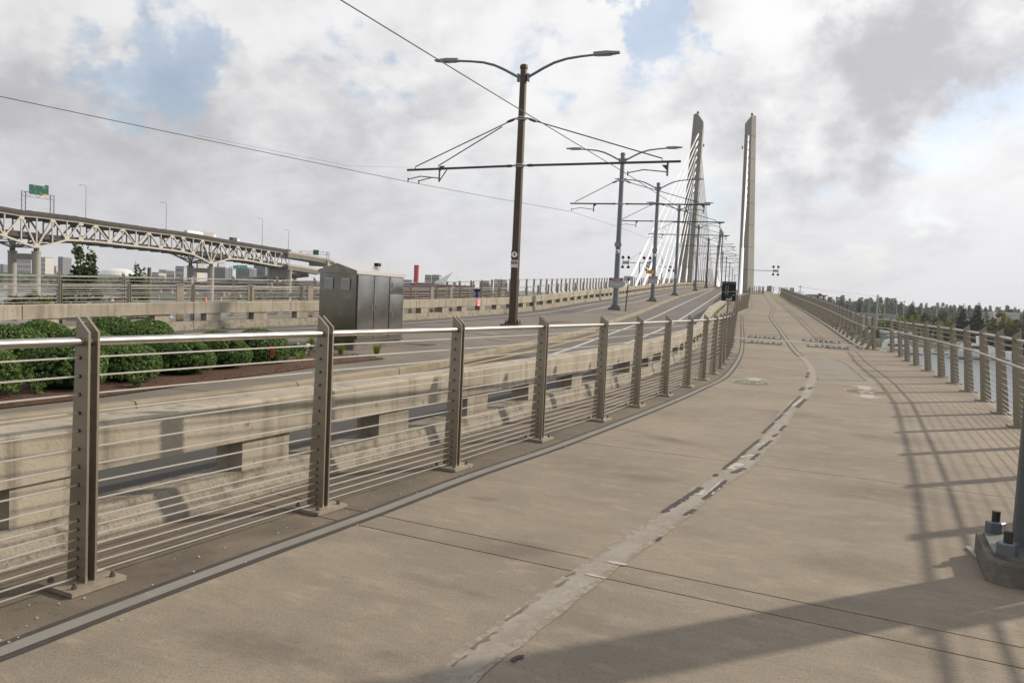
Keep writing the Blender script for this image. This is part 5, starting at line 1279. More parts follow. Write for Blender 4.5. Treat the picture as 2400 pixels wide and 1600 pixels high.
    # plate girder approach: two curving decks
    def approach(name, P, dep, ng):
        pts = [at(*zx(x, y), D) for x, y, D in P]
        pts2 = [p for p in pts]
        part(name + '_deck', MB().sweep(pts2, [(-.3, 0), (-.3, 1.6), (0, 1.6), (0, .9), (-14, .9), (-14, 1.6), (-14.3, 1.6), (-14.3, 0)] if False else [(.3, .1), (.3, 1.5), (.0, 1.5), (0, .6), (-14, .6), (-14, 1.5), (-14.3, 1.5), (-14.3, .1)]), MT['pier'], t, w=True)
        part(name + '_girder', MB().sweep(pts2, [(.0, .1), (0, -dep), (-.5, -dep), (-.5, .1)]).sweep(pts2, [(-6, .1), (-6, -dep), (-6.5, -dep), (-6.5, .1)]).sweep(pts2, [(-13, .1), (-13, -dep), (-13.5, -dep), (-13.5, .1)]), MT['girder'], t, w=True)
        for a, b in zip(pts2, pts2[1:]):
            n = max(2, int((b - a).length / 2.6))
            mb = MB()
            for k in range(n): mb.box(a.lerp(b, k / n) + Vector((.0, 0, -dep / 2 + .1)) - TN * .12, (.22, .3, dep), (TD, TN, Vector((0, 0, 1))))
            part('girder_stiffeners', mb, MT['truss_dark'], t, w=True, kind='stuff')
    approach('upper_approach', [(1962, 505, 507), (2060, 520, 540), (2150, 536, 575), (2220, 550, 606), (2262, 564, 632), (2290, 582, 665)], 2.4, 8)
    approach('lower_approach', [(1962, 592, 507), (2060, 606, 540), (2150, 622, 575), (2215, 634, 606)], 2.2, 8)
    c = at(*zx(2222, 560), 607); part('pier_column', MB().box((c.x, c.y, (c.z - 19) / 2 - 2), (3.4, 5, c.z + 19 + 4)), MT['pier'], t, w=True)
    part('pier_cap', MB().box((c.x - 6, c.y + 1, c.z - 2.2), (14, 4, 3.4)), MT['pier'], t, w=True)
    c = at(*zx(2060, 640), 560); part('abutment_wall', MB().box((c.x + 14, c.y, -3), (44, 3, 17)), MT['pier'], t, w=True)
    return t, T
TB, TT = truss_bridge()
def deck_pt(px, lift, off=0):
    d = ray(px, 500); o = Vector((A_.x, A_.y, 0)) + TN * off
    k = TN.dot(o) / TN.dot(Vector((d.x, d.y, 0))); p = Vector((d.x * k, d.y * k, 0))
    ds = [(Vector((q.x, q.y, 0)) - Vector((TT[0].x, TT[0].y, 0))).dot(TD) for q in TT]
    s_ = (p - Vector((TT[0].x, TT[0].y, 0))).dot(TD); return Vector((p.x, p.y, float(np.interp(s_, ds, [q.z for q in TT])) + lift))
TRZ = math.atan2(TD.y, TD.x)
def bridge_lamp(px, label, h=15.5, side=1):
    p = deck_pt(px, 1.0, -1.15)
    t = thing('street_lamp', label, 'street lamp', tuple(p), 0, 'lamps along the truss bridge deck')
    part('mast', MB().tube([(0, 0, 0), (0, 0, h)], [.17, .10], 6), MT['galv'], t); part('lamp_arm', MB().tube([(0, 0, h), (-.9, 0, h + .4), (-2.2, 0, h + .5)], .07, 5), MT['galv'], t); part('lamp_head', MB().box((-2.6, 0, h + .45), (1.0, .35, .18)), MT['lamp'], t)
bridge_lamp(201, 'street lamp on the truss bridge, just right of the big green sign'); bridge_lamp(390, 'street lamp on the truss bridge, left of the white lorry', 14.5)
bridge_lamp(616, 'street lamp on the truss bridge above its right end', 17); bridge_lamp(678, 'street lamp over the approach girders, right of the truss end', 13)
def vehicle(px, kind, label, l, w, h, m, cab=None):
    p = deck_pt(px, 1.1 if kind == 'box_truck' else .5, 2.2)
    t = thing(kind, label, 'truck' if 'truck' in kind else 'car', tuple(p), TRZ, 'vehicles on the truss bridge')
    if kind == 'box_truck':
        part('cargo_box', MB().box((0, 0, h / 2 + .6), (l, w, h)), MT[m], t)
        part('cab', MB().prism([(l / 2 + .1, .5), (l / 2 + 2.2, .5), (l / 2 + 2.2, 1.5), (l / 2 + 1.8, 2.6), (l / 2 + .1, 2.7)], w * .95), MT[cab], t)
    else:
        part('body', MB().prism([(-l / 2, .3), (l / 2, .3), (l / 2, .85), (l * .28, .95), (-l * .45, 1.0), (-l / 2, .9)], w), MT[m], t)
        part('cabin', MB().prism([(-l * .42, .95), (l * .28, .93), (l * .12, h), (-l * .30, h)], w * .88), MT['boat_glass'], t); part('roof', MB().box((-l * .09, 0, h + .02), (l * .40, w * .8, .04)), MT[m], t)
    for x in (-l * .32, l * .32):
        for y in (-w / 2, w / 2): part('wheel', MB().tube([(x, y - .1, .35), (x, y + .1, .35)], .35, 8), MT['tail'], t)
vehicle(455, 'box_truck', 'long white lorry with a dark cab on the truss bridge deck', 12, 2.5, 2.2, 'white', 'tail'); vehicle(486, 'box_truck', 'short beige box truck behind the white lorry', 8, 2.5, 3.0, 'bld_tan', 'white')
vehicle(548, 'box_truck', 'dark truck tractor with a pale trailer on the right half of the truss bridge', 4, 2.5, 2.6, 'tail', 'white')
for px, lab, m in ((42, 'white car on the truss bridge left of the sign gantry', 'white'), (70, 'white car between the legs of the sign gantry', 'white'), (155, 'pale car right of the sign gantry', 'white'), (176, 'dark car left of the first bridge lamp', 'tail'), (212, 'white car right of the first bridge lamp', 'white'),
                   (320, 'dark car midway along the truss bridge', 'tail'), (362, 'white car left of the second bridge lamp', 'white'), (385, 'white car at the second bridge lamp', 'white'), (588, 'dark car near the right end of the truss bridge', 'tail'), (676, 'dark van above the last truss post', 'tail')):
    vehicle(px, 'car', lab, 4.6, 1.8, 2.0, m)
def gantry(px0, px1, label, h, sign, D=None, legs=True):
    a, b = (deck_pt(px0, .8, -1.0), deck_pt(px1, .8, -1.0)) if D is None else (at(px0[0], px0[1], D), at(px1[0], px1[1], D))
    t = thing('sign_gantry', label, 'sign gantry', tuple(a)); X = (b - a); X.z = 0; W_ = X.length; X.normalize(); Z = Vector((0, 0, 1)); Y = X.cross(Z)
    hz = max(a.z, b.z) + h
    for p in (a, b):
        mb = MB()
        for dx in (-.9, .9): mb.bar(p + X * dx, Vector((p.x, p.y, hz)) + X * dx, .28)
        n = 8
        for k in range(n):
            z0 = p.z + (hz - p.z) * k / n; z1 = p.z + (hz - p.z) * (k + 1) / n; s = 1 if k % 2 else -1
            mb.bar(Vector((p.x, p.y, z0)) - X * .9 * s, Vector((p.x, p.y, z1)) + X * .9 * s, .10)
        part('lattice_leg', mb, MT['galv'], t, w=True)
    mb = MB()
    for dz in (0, -2.0): mb.bar(Vector((a.x, a.y, hz + dz)) - X, Vector((b.x, b.y, hz + dz)) + X, .24)
    n = max(4, int(W_ / 2)); A0 = Vector((a.x, a.y, hz)); 
    for k in range(n):
        s = k % 2; mb.bar(A0 + X * W_ * k / n - Z * 2 * s, A0 + X * W_ * (k + 1) / n - Z * 2 * (1 - s), .12)
    part('lattice_beam', mb, MT['galv'], t, w=True)
    return t, A0, X, Y, W_, hz
def big_sign():
    t, A0, X, Y, W_, hz = gantry(55, 122, 'sign gantry on the truss bridge with one large green direction sign', 9.2, True)
    # panel faces the camera side
    n = Vector((X.y, -X.x, 0)); c = A0 + X * W_ * .47 + n * .9 + Vector((0, 0, 1.2)); w, h = W_ * .68, 3.9 * W_ * .68 / 8.9
    Z = Vector((0, 0, 1))
    s = part('sign_panel', MB().box(c, (w, .12, h), (X, n, Z)), MT['sign_green'], t, w=True, label='large green direction sign')
    def M(x, z): return Matrix(((X.x, 0, n.x, c.x + X.x * x + n.x * .1 - ORG[t.name].x), (X.y, 0, n.y, c.y + X.y * x + n.y * .1 - ORG[t.name].y), (0, 1, 0, c.z + z - ORG[t.name].z), (0, 0, 0, 1)))
    k = h / 3.9
    part('exit_tab', MB().box(c + X * w * .40 + Z * (h / 2 + .35 * k), (w * .2, .12, .6 * k), (X, n, Z)), MT['sign_green'], t, w=True)
    part('lettering', text_mb('NORTH', .38 * k, M(-w * .16, h * .38)), MT['sign_print'], s); part('lettering', text_mb('Seattle', .45 * k, M(-w * .2, h * .12)), MT['sign_print'], s)
    part('lettering', text_mb('EAST', .36 * k, M(w * .38, h * .38)), MT['sign_print'], s); part('lettering', text_mb('The Dalles', .4 * k, M(w * .31, h * .12)), MT['sign_print'], s)
    mb = MB()
    for x in (-.23, .19, .29): q = c + X * w * x + Z * h * .36 + n * .09; mb.box(q, (.5 * k, .02, .5 * k), (X, n, Z))
    part('route_shield', mb, MT['sign_print'], s, w=True)
    mb = MB()
    for x in (-.46, -.18, .06):
        q = c + X * w * x + n * .09 - Z * h * .28; mb.box(q - Z * .1 * k, (.13 * k, .02, .8 * k), (X, n, Z)); mb.box(q + Z * .45 * k, (.3 * k, .02, .25 * k), (X, n, Z))
    mb.bar(c + X * w * .07 + n * .09 - Z * h * .36, c + X * w * .14 + n * .09 - Z * h * .24, .14); mb.bar(c + X * w * .33 + n * .09 - Z * h * .34, c + X * w * .38 + n * .09 - Z * h * .24, .2)
    part('arrow', mb, MT['sign_print'], s, w=True)
    part('exit_band', MB().box(c + X * w * .335 - Z * (h * .43) + n * .08, (w * .30, .02, h * .15), (X, n, Z)), MT['amber'], s, w=True); part('lettering', text_mb('EXIT ONLY', .4 * k, M(w * .335, -h * .43)), MT['black'], s)
big_sign()
def small_gantry():
    t, A0, X, Y, W_, hz = gantry((704, 612), (768, 613), 'distant sign gantry with a small square green sign above the approach ramp', 7, True, 600)
    n = Vector((X.y, -X.x, 0)); c = A0 + X * W_ * .57 + n * .8 + Vector((0, 0, -.6)); part('sign_panel', MB().box(c, (4.2, .12, 3.8), (X, n, Vector((0, 0, 1)))), MT['sign_green'], t, w=True)
small_gantry()

# ------------------------------------------------------------------ trees
def crown_leaves(rg, n, W_, H_, z0, size, shape, clumps=40):
    """leaves gathered in clumps through the crown volume"""
    pts = []
    C = []
    for k in range(clumps):
        for _ in range(50):
            p = Vector((rg.uniform(-1, 1), rg.uniform(-1, 1), rg.uniform(0, 1)))
            r = math.hypot(p.x, p.y)
            if r < shape(p.z) and r > shape(p.z) * .35 * rg.random(): break
        C.append((p, rg.uniform(.10, .2)))
    for k in range(n):
        c, r = C[rg.randrange(clumps)]; d = sph(rg) * r * rg.random() ** .4
        q = Vector((c.x + d.x, c.y + d.y, c.z + d.z * .7))
        pts.append((Vector((q.x * W_, q.y * W_, z0 + q.z * H_)), (d.normalized() + Vector((0, 0, .5)))))
    return pts
def broad_tree(loc, label, H_, W_, m, seed, n=2600, size=.35, name='broadleaf_tree', group=None, base=.15, shape=None, clumps=45):
    rg = random.Random(seed)
    sh = shape or (lambda z: .45 + .55 * math.sin(math.pi * min(1, (z * .85 + .12))) if z < .97 else .2)
    t = thing(name, label, 'tree', loc, 0, group)
    part('trunk', MB().tube([(0, 0, -.3), (.1, 0, H_ * .3), (0, .1, H_ * .6), (.1, 0, H_ * .92)], [W_ * .07 + .08, W_ * .055 + .05, W_ * .035 + .03, .02], 7), MT['bark'], t)
    lb = MB()
    for k in range(7):
        a = rg.uniform(0, 6.28); z = H_ * rg.uniform(.25, .7); lb.tube([(0, 0, z), (math.cos(a) * W_ * .3, math.sin(a) * W_ * .3, z + H_ * .09), (math.cos(a) * W_ * .6, math.sin(a) * W_ * .6, z + H_ * .2)], [W_ * .03 + .02, W_ * .02 + .01, .01], 5)
    part('limbs', lb, MT['bark'], t)
    part('crown', leaf_mesh('crown', crown_leaves(rg, n, W_, H_ * (1 - base), H_ * base, size, sh, clumps), size, None, rg, .8, 1.3), MT[m], t)
    return t
def conifer_mb(rg, H_, W_, n_tier, seg, droop=.25):
    mb = MB()
    for i in range(n_tier):
        k = (i + .5) / n_tier; z = H_ * (.06 + .94 * k); r = W_ * (1 - k) ** .85 * rg.uniform(.85, 1.1) + .12
        for j in range(seg):
            a = 2 * math.pi * (j + rg.random()) / seg; l = r * rg.uniform(.6, 1.12); dz = -droop * l * rg.uniform(.4, 1.2); w = l * rg.uniform(.22, .38) + .08
            X = Vector((math.cos(a), math.sin(a), 0)); Y = Vector((-X.y, X.x, 0)); c = Vector((0, 0, z + rg.uniform(-.3, .3) * H_ / n_tier))
            tip = c + X * l + Vector((0, 0, dz)); m1 = c + X * l * .5 + Vector((0, 0, dz * .35))
            mb.add([c, m1 + Y * w + Vector((0, 0, -w * .3)), tip, m1 - Y * w + Vector((0, 0, -w * .3)), m1 + Vector((0, 0, w * .35))], [(0, 1, 4), (1, 2, 4), (2, 3, 4), (3, 0, 4)])
    return mb
def conifer(loc, label, H_, W_, seed, group=None, tiers=16, seg=9):
    rg = random.Random(seed); t = thing('conifer_tree', label, 'tree', loc, 0, group)
    part('trunk', MB().tube([(0, 0, -.3), (0, 0, H_ * .97)], [W_ * .08 + .1, .03], 6), MT['bark'], t)
    part('crown', conifer_mb(rg, H_, W_, tiers, seg), MT['conifer'], t)
    return t
def gp(px, py, D): p = at(px, py, D); return p
# left bank: loose dark tree, smaller tree, timber pile
p = at(185, 700, 58); broad_tree((p.x, p.y, -7.5), 'dark loose-leaved tree on the left bank under the truss bridge', 11.8, 3.1, 'leaf_tree', 31, 11000, .27, base=.02, clumps=170, shape=lambda z: max(.12, min(1.0, 1.45 * (1 - z) + .10) * (.85 + .15 * math.sin(z * 17))))
p = at(325, 700, 75); broad_tree((p.x, p.y, -9), 'smaller yellow-green tree on the left bank below the dark conifer', 11.5, 2.7, 'leaf_tree', 32, 5200, .26, base=.05, clumps=80, shape=lambda z: max(.08, 1 - .85 * z))
def conif(px, ytop, ybase_z, D, W_, label, seed, group=None, tiers=16, seg=9):
    p = at(px, ytop, D); conifer((p.x, p.y, ybase_z), label, p.z - ybase_z, W_, seed, group, tiers, seg)
conif(318, 608, -10, 520, 4.6, 'tall slim dark conifer across the river left of the piers', 41)
conif(328, 634, -10, 530, 4.2, 'shorter dark conifer beside the tall slim one', 42)
p = at(349, 690, 90); single('timber_pile', MB().lathe([(.22, -16), (.2, at(349, 627, 90).z)], 10, (p.x, p.y, 0)), MT['wood'], 'tall dark timber pile standing in the river by the far fence', 'pile', (p.x, p.y, -14.8))
# scrub along the left bank, seen through the railings
rgb = random.Random(77)
for i, (px, py, D, w, h, m, lab) in enumerate([(35, 705, 60, 1.6, 2.0, 'leaf_tree', 'low scrub behind the far barrier at the left edge'), (75, 700, 66, 1.4, 2.2, 'leaf_yellow', 'yellow-green scrub behind the far fence below the pier'), (108, 704, 70, 1.2, 1.6, 'leaf_tree', 'small dark scrub right of the first pier'),
        (640, 690, 95, 2.2, 3.0, 'leaf_tree', 'dark scrub behind the far fence beside the cabinet'), (730, 690, 90, 2.0, 3.2, 'leaf_tree', 'dark scrub directly behind the cabinet side')]):
    p = at(px, py, D); broad_tree((p.x, p.y, p.z - h * .6), lab, h, w, m, 50 + i, 420, .22, 'scrub', 'scrub on the left bank', .05, clumps=14)
# thin poplars beyond the far fence
for i, (px, ytop) in enumerate([(1037, 660), (1068, 662), (1088, 668), (1113, 661), (1131, 660), (1153, 658), (1168, 659), (1185, 661), (612, 665), (640, 668), (556, 674), (590, 676), (660, 664), (697, 656)]):
    far = 470 if px > 900 else 490
    p = at(px, ytop, far); lab = ['first', 'second', 'third', 'fourth', 'fifth', 'sixth', 'seventh', 'eighth'][i] + ' thin yellow-green tree right of the glass pyramid, counting from it' if i < 8 else ['tree between the second piers, left one', 'tree right of the second pier', 'tree left of the second pier', 'small tree at the foot of the second pier', 'tree left of the third pier', 'pale tree just left of the third pier'][i - 8] + ' on the far bank'
    H_ = p.z + 10; broad_tree((p.x, p.y, -10), lab, H_, 2.3 if i < 8 else 4.2, 'leaf_yellow' if i < 8 else 'leaf_tree', 60 + i, 420, .7, 'poplar_tree' if i < 8 else 'broadleaf_tree', 'young trees on the far bank', .12, clumps=22)

# ------------------------------------------------------------------ far left skyline
def bld(px0, px1, ytop, D, m, label, name='building', rows_=4, cols=8, win=True, depth=25, base=-10, group='distant city buildings', zt=None):
    a, b = at(px0, ytop, D), at(px1, ytop, D); zt = max(a.z, b.z) if zt is None else zt; c = (a + b) / 2; w = (b - a).length
    ang = math.atan2(b.y - a.y, b.x - a.x)
    t = thing(name, label, 'building', (c.x, c.y + depth / 2, base), 0, group)
    h = zt - base
    part('wall', MB().box((0, 0, h / 2), (w, depth, h)), MT[m], t)
    part('roof', MB().box((0, 0, h + .5), (w * .98, depth * .96, 1.0)), MT['bld_dark'] if m != 'bld_dark' else MT['bld_grey'], t)
    if win:
        vis = max(8, (zt - EYE) * 1.0 + 8)
        wm = MB().box((0, 0, 0), (w / cols * .62, .3, vis / rows_ * .5)).mesh('window', MT['glass'])
        for i in range(rows_):
            for j in range(cols): inst('window', wm, t, Matrix.Translation((-w / 2 + w * (j + .5) / cols, -depth / 2 - .05, h - vis * (i + .6) / rows_)))
    return t
bld(24, 73, 606, 1500, 'bld_white', 'long pale office block with rows of windows behind the first pier', rows_=4, cols=12)
bld(94, 106, 604, 1300, 'bld_white', 'white stepped tower between the first pier and the dark tree', rows_=5, cols=4); bld(104, 132, 625, 1350, 'bld_tan', 'low tan roofed hall left of the dark bridge tower', rows_=2, cols=6)
bld(136, 147, 603, 1250, 'bld_dark', 'dark lift bridge tower rising behind the dark tree', name='lift_bridge_tower', rows_=5, cols=2); bld(0, 8, 620, 1300, 'bld_dark', 'dark building at the left picture edge', rows_=3, cols=3)
bld(355, 372, 640, 1100, 'bld_tan', 'low tan block right of the slim conifer', rows_=2, cols=5); bld(372, 390, 634, 1150, 'bld_grey', 'grey block with a raised roof right of the timber pile', rows_=3, cols=5); bld(390, 409, 638, 1100, 'bld_tan', 'flat brown block left of the second pier', rows_=2, cols=6)
bld(411, 431, 626, 1000, 'bld_grey', 'taller grey block directly left of the second pier', rows_=4, cols=5); bld(444, 462, 637, 1050, 'bld_white', 'striped pale parking block seen between the second piers', rows_=4, cols=4)
bld(500, 528, 628, 950, 'bld_dark', 'dark glass office block right of the second pier', rows_=4, cols=8); bld(553, 585, 630, 900, 'bld_dark', 'dark block under the distant green sign', rows_=3, cols=6); bld(595, 622, 622, 950, 'bld_dark', 'dark glass tower left of the third pier', rows_=5, cols=8)
bld(460, 464, 617, 1200, 'bld_grey', 'pale slender high rise between the second piers', rows_=5, cols=2); bld(509, 513, 616, 1200, 'bld_grey', 'pale slender high rise above the dark glass block', rows_=5, cols=2)
bld(944, 965, 658, 900, 'bld_grey', 'low blue-grey block left of the red chimney', rows_=3, cols=6, base=-10)
bld(996, 1011, 647, 700, 'bld_tan', 'grey residential tower, left half, beside the pyramid', rows_=6, cols=4); bld(1013, 1030, 647, 705, 'bld_grey', 'grey residential tower, right half, beside the pyramid', rows_=6, cols=4)
bld(1124, 1146, 662, 640, 'bld_dark', 'low dark flat roof right of the pyramid', rows_=2, cols=5); bld(1158, 1188, 658, 680, 'bld_white', 'low white building left of the brown pole', rows_=2, cols=7); bld(960, 1060, 670, 560, 'museum', 'low maroon museum hall under the pyramid', rows_=1, cols=10) if 'museum' in MT else None
# arena with a saucer roof
p0, p1_ = at(212, 640, 1700), at(300, 640, 1700); w = (p1_ - p0).length; c = (p0 + p1_) / 2
t = thing('arena', 'round arena with a white saucer roof behind the dark tree', 'arena', (c.x, c.y + w / 2, -10))
zt = at(255, 628, 1700).z + 10
part('wall', MB().lathe([(w * .46, 0), (w * .48, zt * .55), (w * .42, zt * .8)], 32), MT['bld_tan'], t, smooth=True)
part('roof', MB().lathe([(w * .52, zt * .55), (w * .51, zt * .62), (w * .38, zt * .86), (w * .2, zt), (.5, zt * 1.03)], 32), MT['roof_white'], t, smooth=True)
# pyramid
a, b = at(1018, 666, 620), at(1097, 664, 620); ap = at(1057, 638, 640); w = (b - a).length; c = (a + b) / 2
t = thing('glass_pyramid', 'white ribbed glass pyramid roof beyond the far fence', 'building', (c.x, c.y + w / 2, -10))
zb = a.z + 10; zt = ap.z + 10; s = w / 2 * 1.02
rot = R(28)
cs = [Vector((math.cos(rot + math.pi / 2 * k + math.pi / 4) * s * 1.41, math.sin(rot + math.pi / 2 * k + math.pi / 4) * s * 1.41, zb)) for k in range(4)]
part('hall', MB().add([tuple(c_) for c_ in cs] + [(c_.x, c_.y, 0) for c_ in cs], [(k, (k + 1) % 4, 4 + (k + 1) % 4, 4 + k) for k in range(4)]), MT['museum'], t)
for k in range(4):
    a_, b_ = cs[k], cs[(k + 1) % 4]; top_ = Vector((0, 0, zt))
    f = part('glass_face', MB().add([a_, b_, top_], [(0, 1, 2)]), MT['pyr'], t)
    rb = MB()
    for q in range(1, 14):
        m_ = a_.lerp(b_, q / 14); k2 = 1 - abs(q / 14 - .5) * 2
        e_ = (a_ + b_) / 2; rb.bar(m_, m_ + (top_ - e_) * k2, .18)
    part('rib', rb, MT['bld_grey'], f)
p = at(974, 690, 560); zt = at(974, 622, 560).z
t = thing('chimney', 'tall red painted chimney beyond the far fence', 'chimney', (p.x, p.y, -10)); part('stack', MB().lathe([(1.75, 0), (1.7, zt + 10)], 20), MT['chimney'], t, smooth=True); part('rim', MB().lathe([(1.85, zt + 9.6), (1.85, zt + 10.2)], 20), MT['chimney'], t)
a, b = at(948, 668, 540), at(1150, 682, 540)
t = thing('museum_hall', 'long low dark red hall below the chimney and pyramid', 'building', ((a.x + b.x) / 2, a.y + 12, -10)); L_ = b.x - a.x; part('wall', MB().box((0, 0, (a.z + 9) / 2), (L_, 24, a.z + 9)), MT['museum'], t); part('roof', MB().box((0, 0, a.z + 9.2), (L_ + 1, 25, .5)), MT['bld_dark'], t)
# low truss bridge farther up the river and the elevated highway
def low_bridge():
    a, b = at(-40, 640, 1000), at(440, 660, 860)
    t = thing('river_bridge', 'low dark steel truss bridge far up the river', 'bridge', tuple(a)); d = (b - a); n = 44; X = d.normalized()
    zt, zb = 3.2, -4.4
    tc, bc, dg = MB(), MB(), MB()
    tc.bar(Vector((a.x, a.y, zt)), Vector((b.x, b.y, zt)), 1.0); bc.bar(Vector((a.x, a.y, zb)), Vector((b.x, b.y, zb)), 1.0, 2.0)
    for k in range(n):
        p, q = a.lerp(b, k / n), a.lerp(b, (k + 1) / n); s = k % 2
        dg.bar(Vector((p.x, p.y, zt if s else zb)), Vector((q.x, q.y, zb if s else zt)), .7); dg.bar(Vector((p.x, p.y, zb)), Vector((p.x, p.y, zt)), .6)
    part('top_chord', tc, MT['far_steel'], t, w=True); part('deck', bc, MT['far_steel'], t, w=True); part('web', dg, MT['far_steel'], t, w=True)
    for k in (.12, .3, .5, .68, .86):
        p = a.lerp(b, k); part('pier', MB().box((p.x, p.y, -10), (5, 10, 11)), MT['pier'], t, w=True)
low_bridge()
def highway(px0, y0, px1, y1, D0, D1, label, th=2.2, np_=9):
    a, b = at(px0, y0, D0), at(px1, y1, D1); t = thing('elevated_highway', label, 'viaduct', (a.x, a.y, -10), 0, 'elevated highways on the far bank'); n = 10
    pts = [a.lerp(b, k / n) for k in range(n + 1)]
    part('deck', MB().sweep(pts, [(0, 0), (0, -th), (-12, -th), (-12, 0)]), MT['truss_dark'], t, w=True); part('parapet', MB().sweep(pts, [(.2, -.3), (.2, .9), (-.2, .9), (-.2, -.3)]), MT['pier'], t, w=True)
    for k in range(np_):
        p = a.lerp(b, (k + .5) / np_); part('column', MB().box((p.x, p.y + 6, (p.z - th - 12) / 2), (2.2, 3, p.z - th + 12)), MT['pier'], t, w=True)
highway(355, 662, 640, 660, 760, 640, 'lower dark elevated highway behind the piers', 3); highway(470, 664, 700, 640, 690, 640, 'rising elevated highway ramp under the green overhead sign', 2.6); highway(420, 676, 760, 676, 610, 560, 'lowest long viaduct just above the far bank', 2.4)
t, A0, X, Y, W_, hz = gantry((540, 652), (590, 654), 'green overhead sign gantry on the elevated highway under the truss', 9, True, 640)
n = Vector((X.y, -X.x, 0)); part('sign_panel', MB().box(A0 + X * W_ * .55 + n * .8 + Vector((0, 0, 0)), (8.4, .12, 3.4), (X, n, Vector((0, 0, 1)))), MT['sign_teal'], t, w=True); part('sign_panel', MB().box(A0 + X * W_ * .22 + n * .8, (3.0, .12, 2.6), (X, n, Vector((0, 0, 1)))), MT['sign_teal'], t, w=True)
mb = MB(); rg = random.Random(3)
for k in range(8): mb.box(A0 + X * W_ * .55 + X * rg.uniform(-3.4, 3.4) + n * .9 + Vector((0, 0, rg.uniform(-1.1, 1.1))), (rg.uniform(.6, 1.8), .03, .35), (X, n, Vector((0, 0, 1))))
part('sign_print', mb, MT['white'], t, w=True)
# small white boats on the left water
def small_boat(px, py, l, label, mastd=False, D=None):
    d = ray(px, py); k = (-14.8 - EYE) / d.z; p = Vector((d.x * k, d.y * k, -14.8)) if D is None else at(px, py, D); p.z = -14.8
    t = thing('small_boat', label, 'boat', tuple(p), R(10), 'small boats on the far water')
    part('hull', hull_mb(l, l * .28, l * .13), MT['hull'], t); part('cabin', MB().prism([(-l * .25, l * .1), (l * .15, l * .1), (l * .05, l * .22), (-l * .2, l * .22)], l * .18), MT['hull'], t); part('window', MB().box((-l * .05, -l * .095, l * .165), (l * .2, .02, l * .05)), MT['boat_glass'], t)
    if mastd: part('mast', MB().tube([(0, 0, 0), (0, 0, l * 1.2)], .12, 5), MT['alu'], t)
def hull_mb(l, w, h):
    rows = []
    for i in range(11):
        k = i / 10; x = -l / 2 + l * k; ww = w / 2 * (1 - max(0, (k - .45) / .55) ** 2.2) * (.92 + .08 * min(1, k * 4)); sh = h * (1 + .35 * max(0, k - .4))
        rows.append([(x + (.10 * l * (k ** 3)) * 0, -ww, sh), (x, -ww * .86, h * .35), (x, -ww * .55, -.25), (x, ww * .55, -.25), (x, ww * .86, h * .35), (x, ww, sh), (x, 0, sh + .05), (x, -ww, sh)])
    mb = MB().grid(rows); mb.add(rows[0][:6], [tuple(range(6))]); return mb
small_boat(374, 693, 9, 'small sailing boat with bare mast right of the timber pile', True, 330); small_boat(390, 693, 9, 'second small white boat near the far piers', False, 335); small_boat(400, 692, 7, 'third small white boat closest to the second pier', False, 340)
for i, (px, py) in enumerate([(255, 669), (262, 671)]):
    p = at(px, py, 560); t = thing('floating_dock', ['long dark floating dock beyond the dark tree', 'second floating dock with red sheds beyond the dark tree'][i], 'dock', (p.x, p.y, -14.8), 0, 'docks across the river')
    part('deck', MB().box((0, i * 8, .6), (30, 5, 1.0)), MT['wood'], t); part('shed', MB().box((i * 6 - 3, i * 8, 2.4), (12, 3.4, 2.6)), MT['bld_white'] if i == 0 else MT['museum'], t)

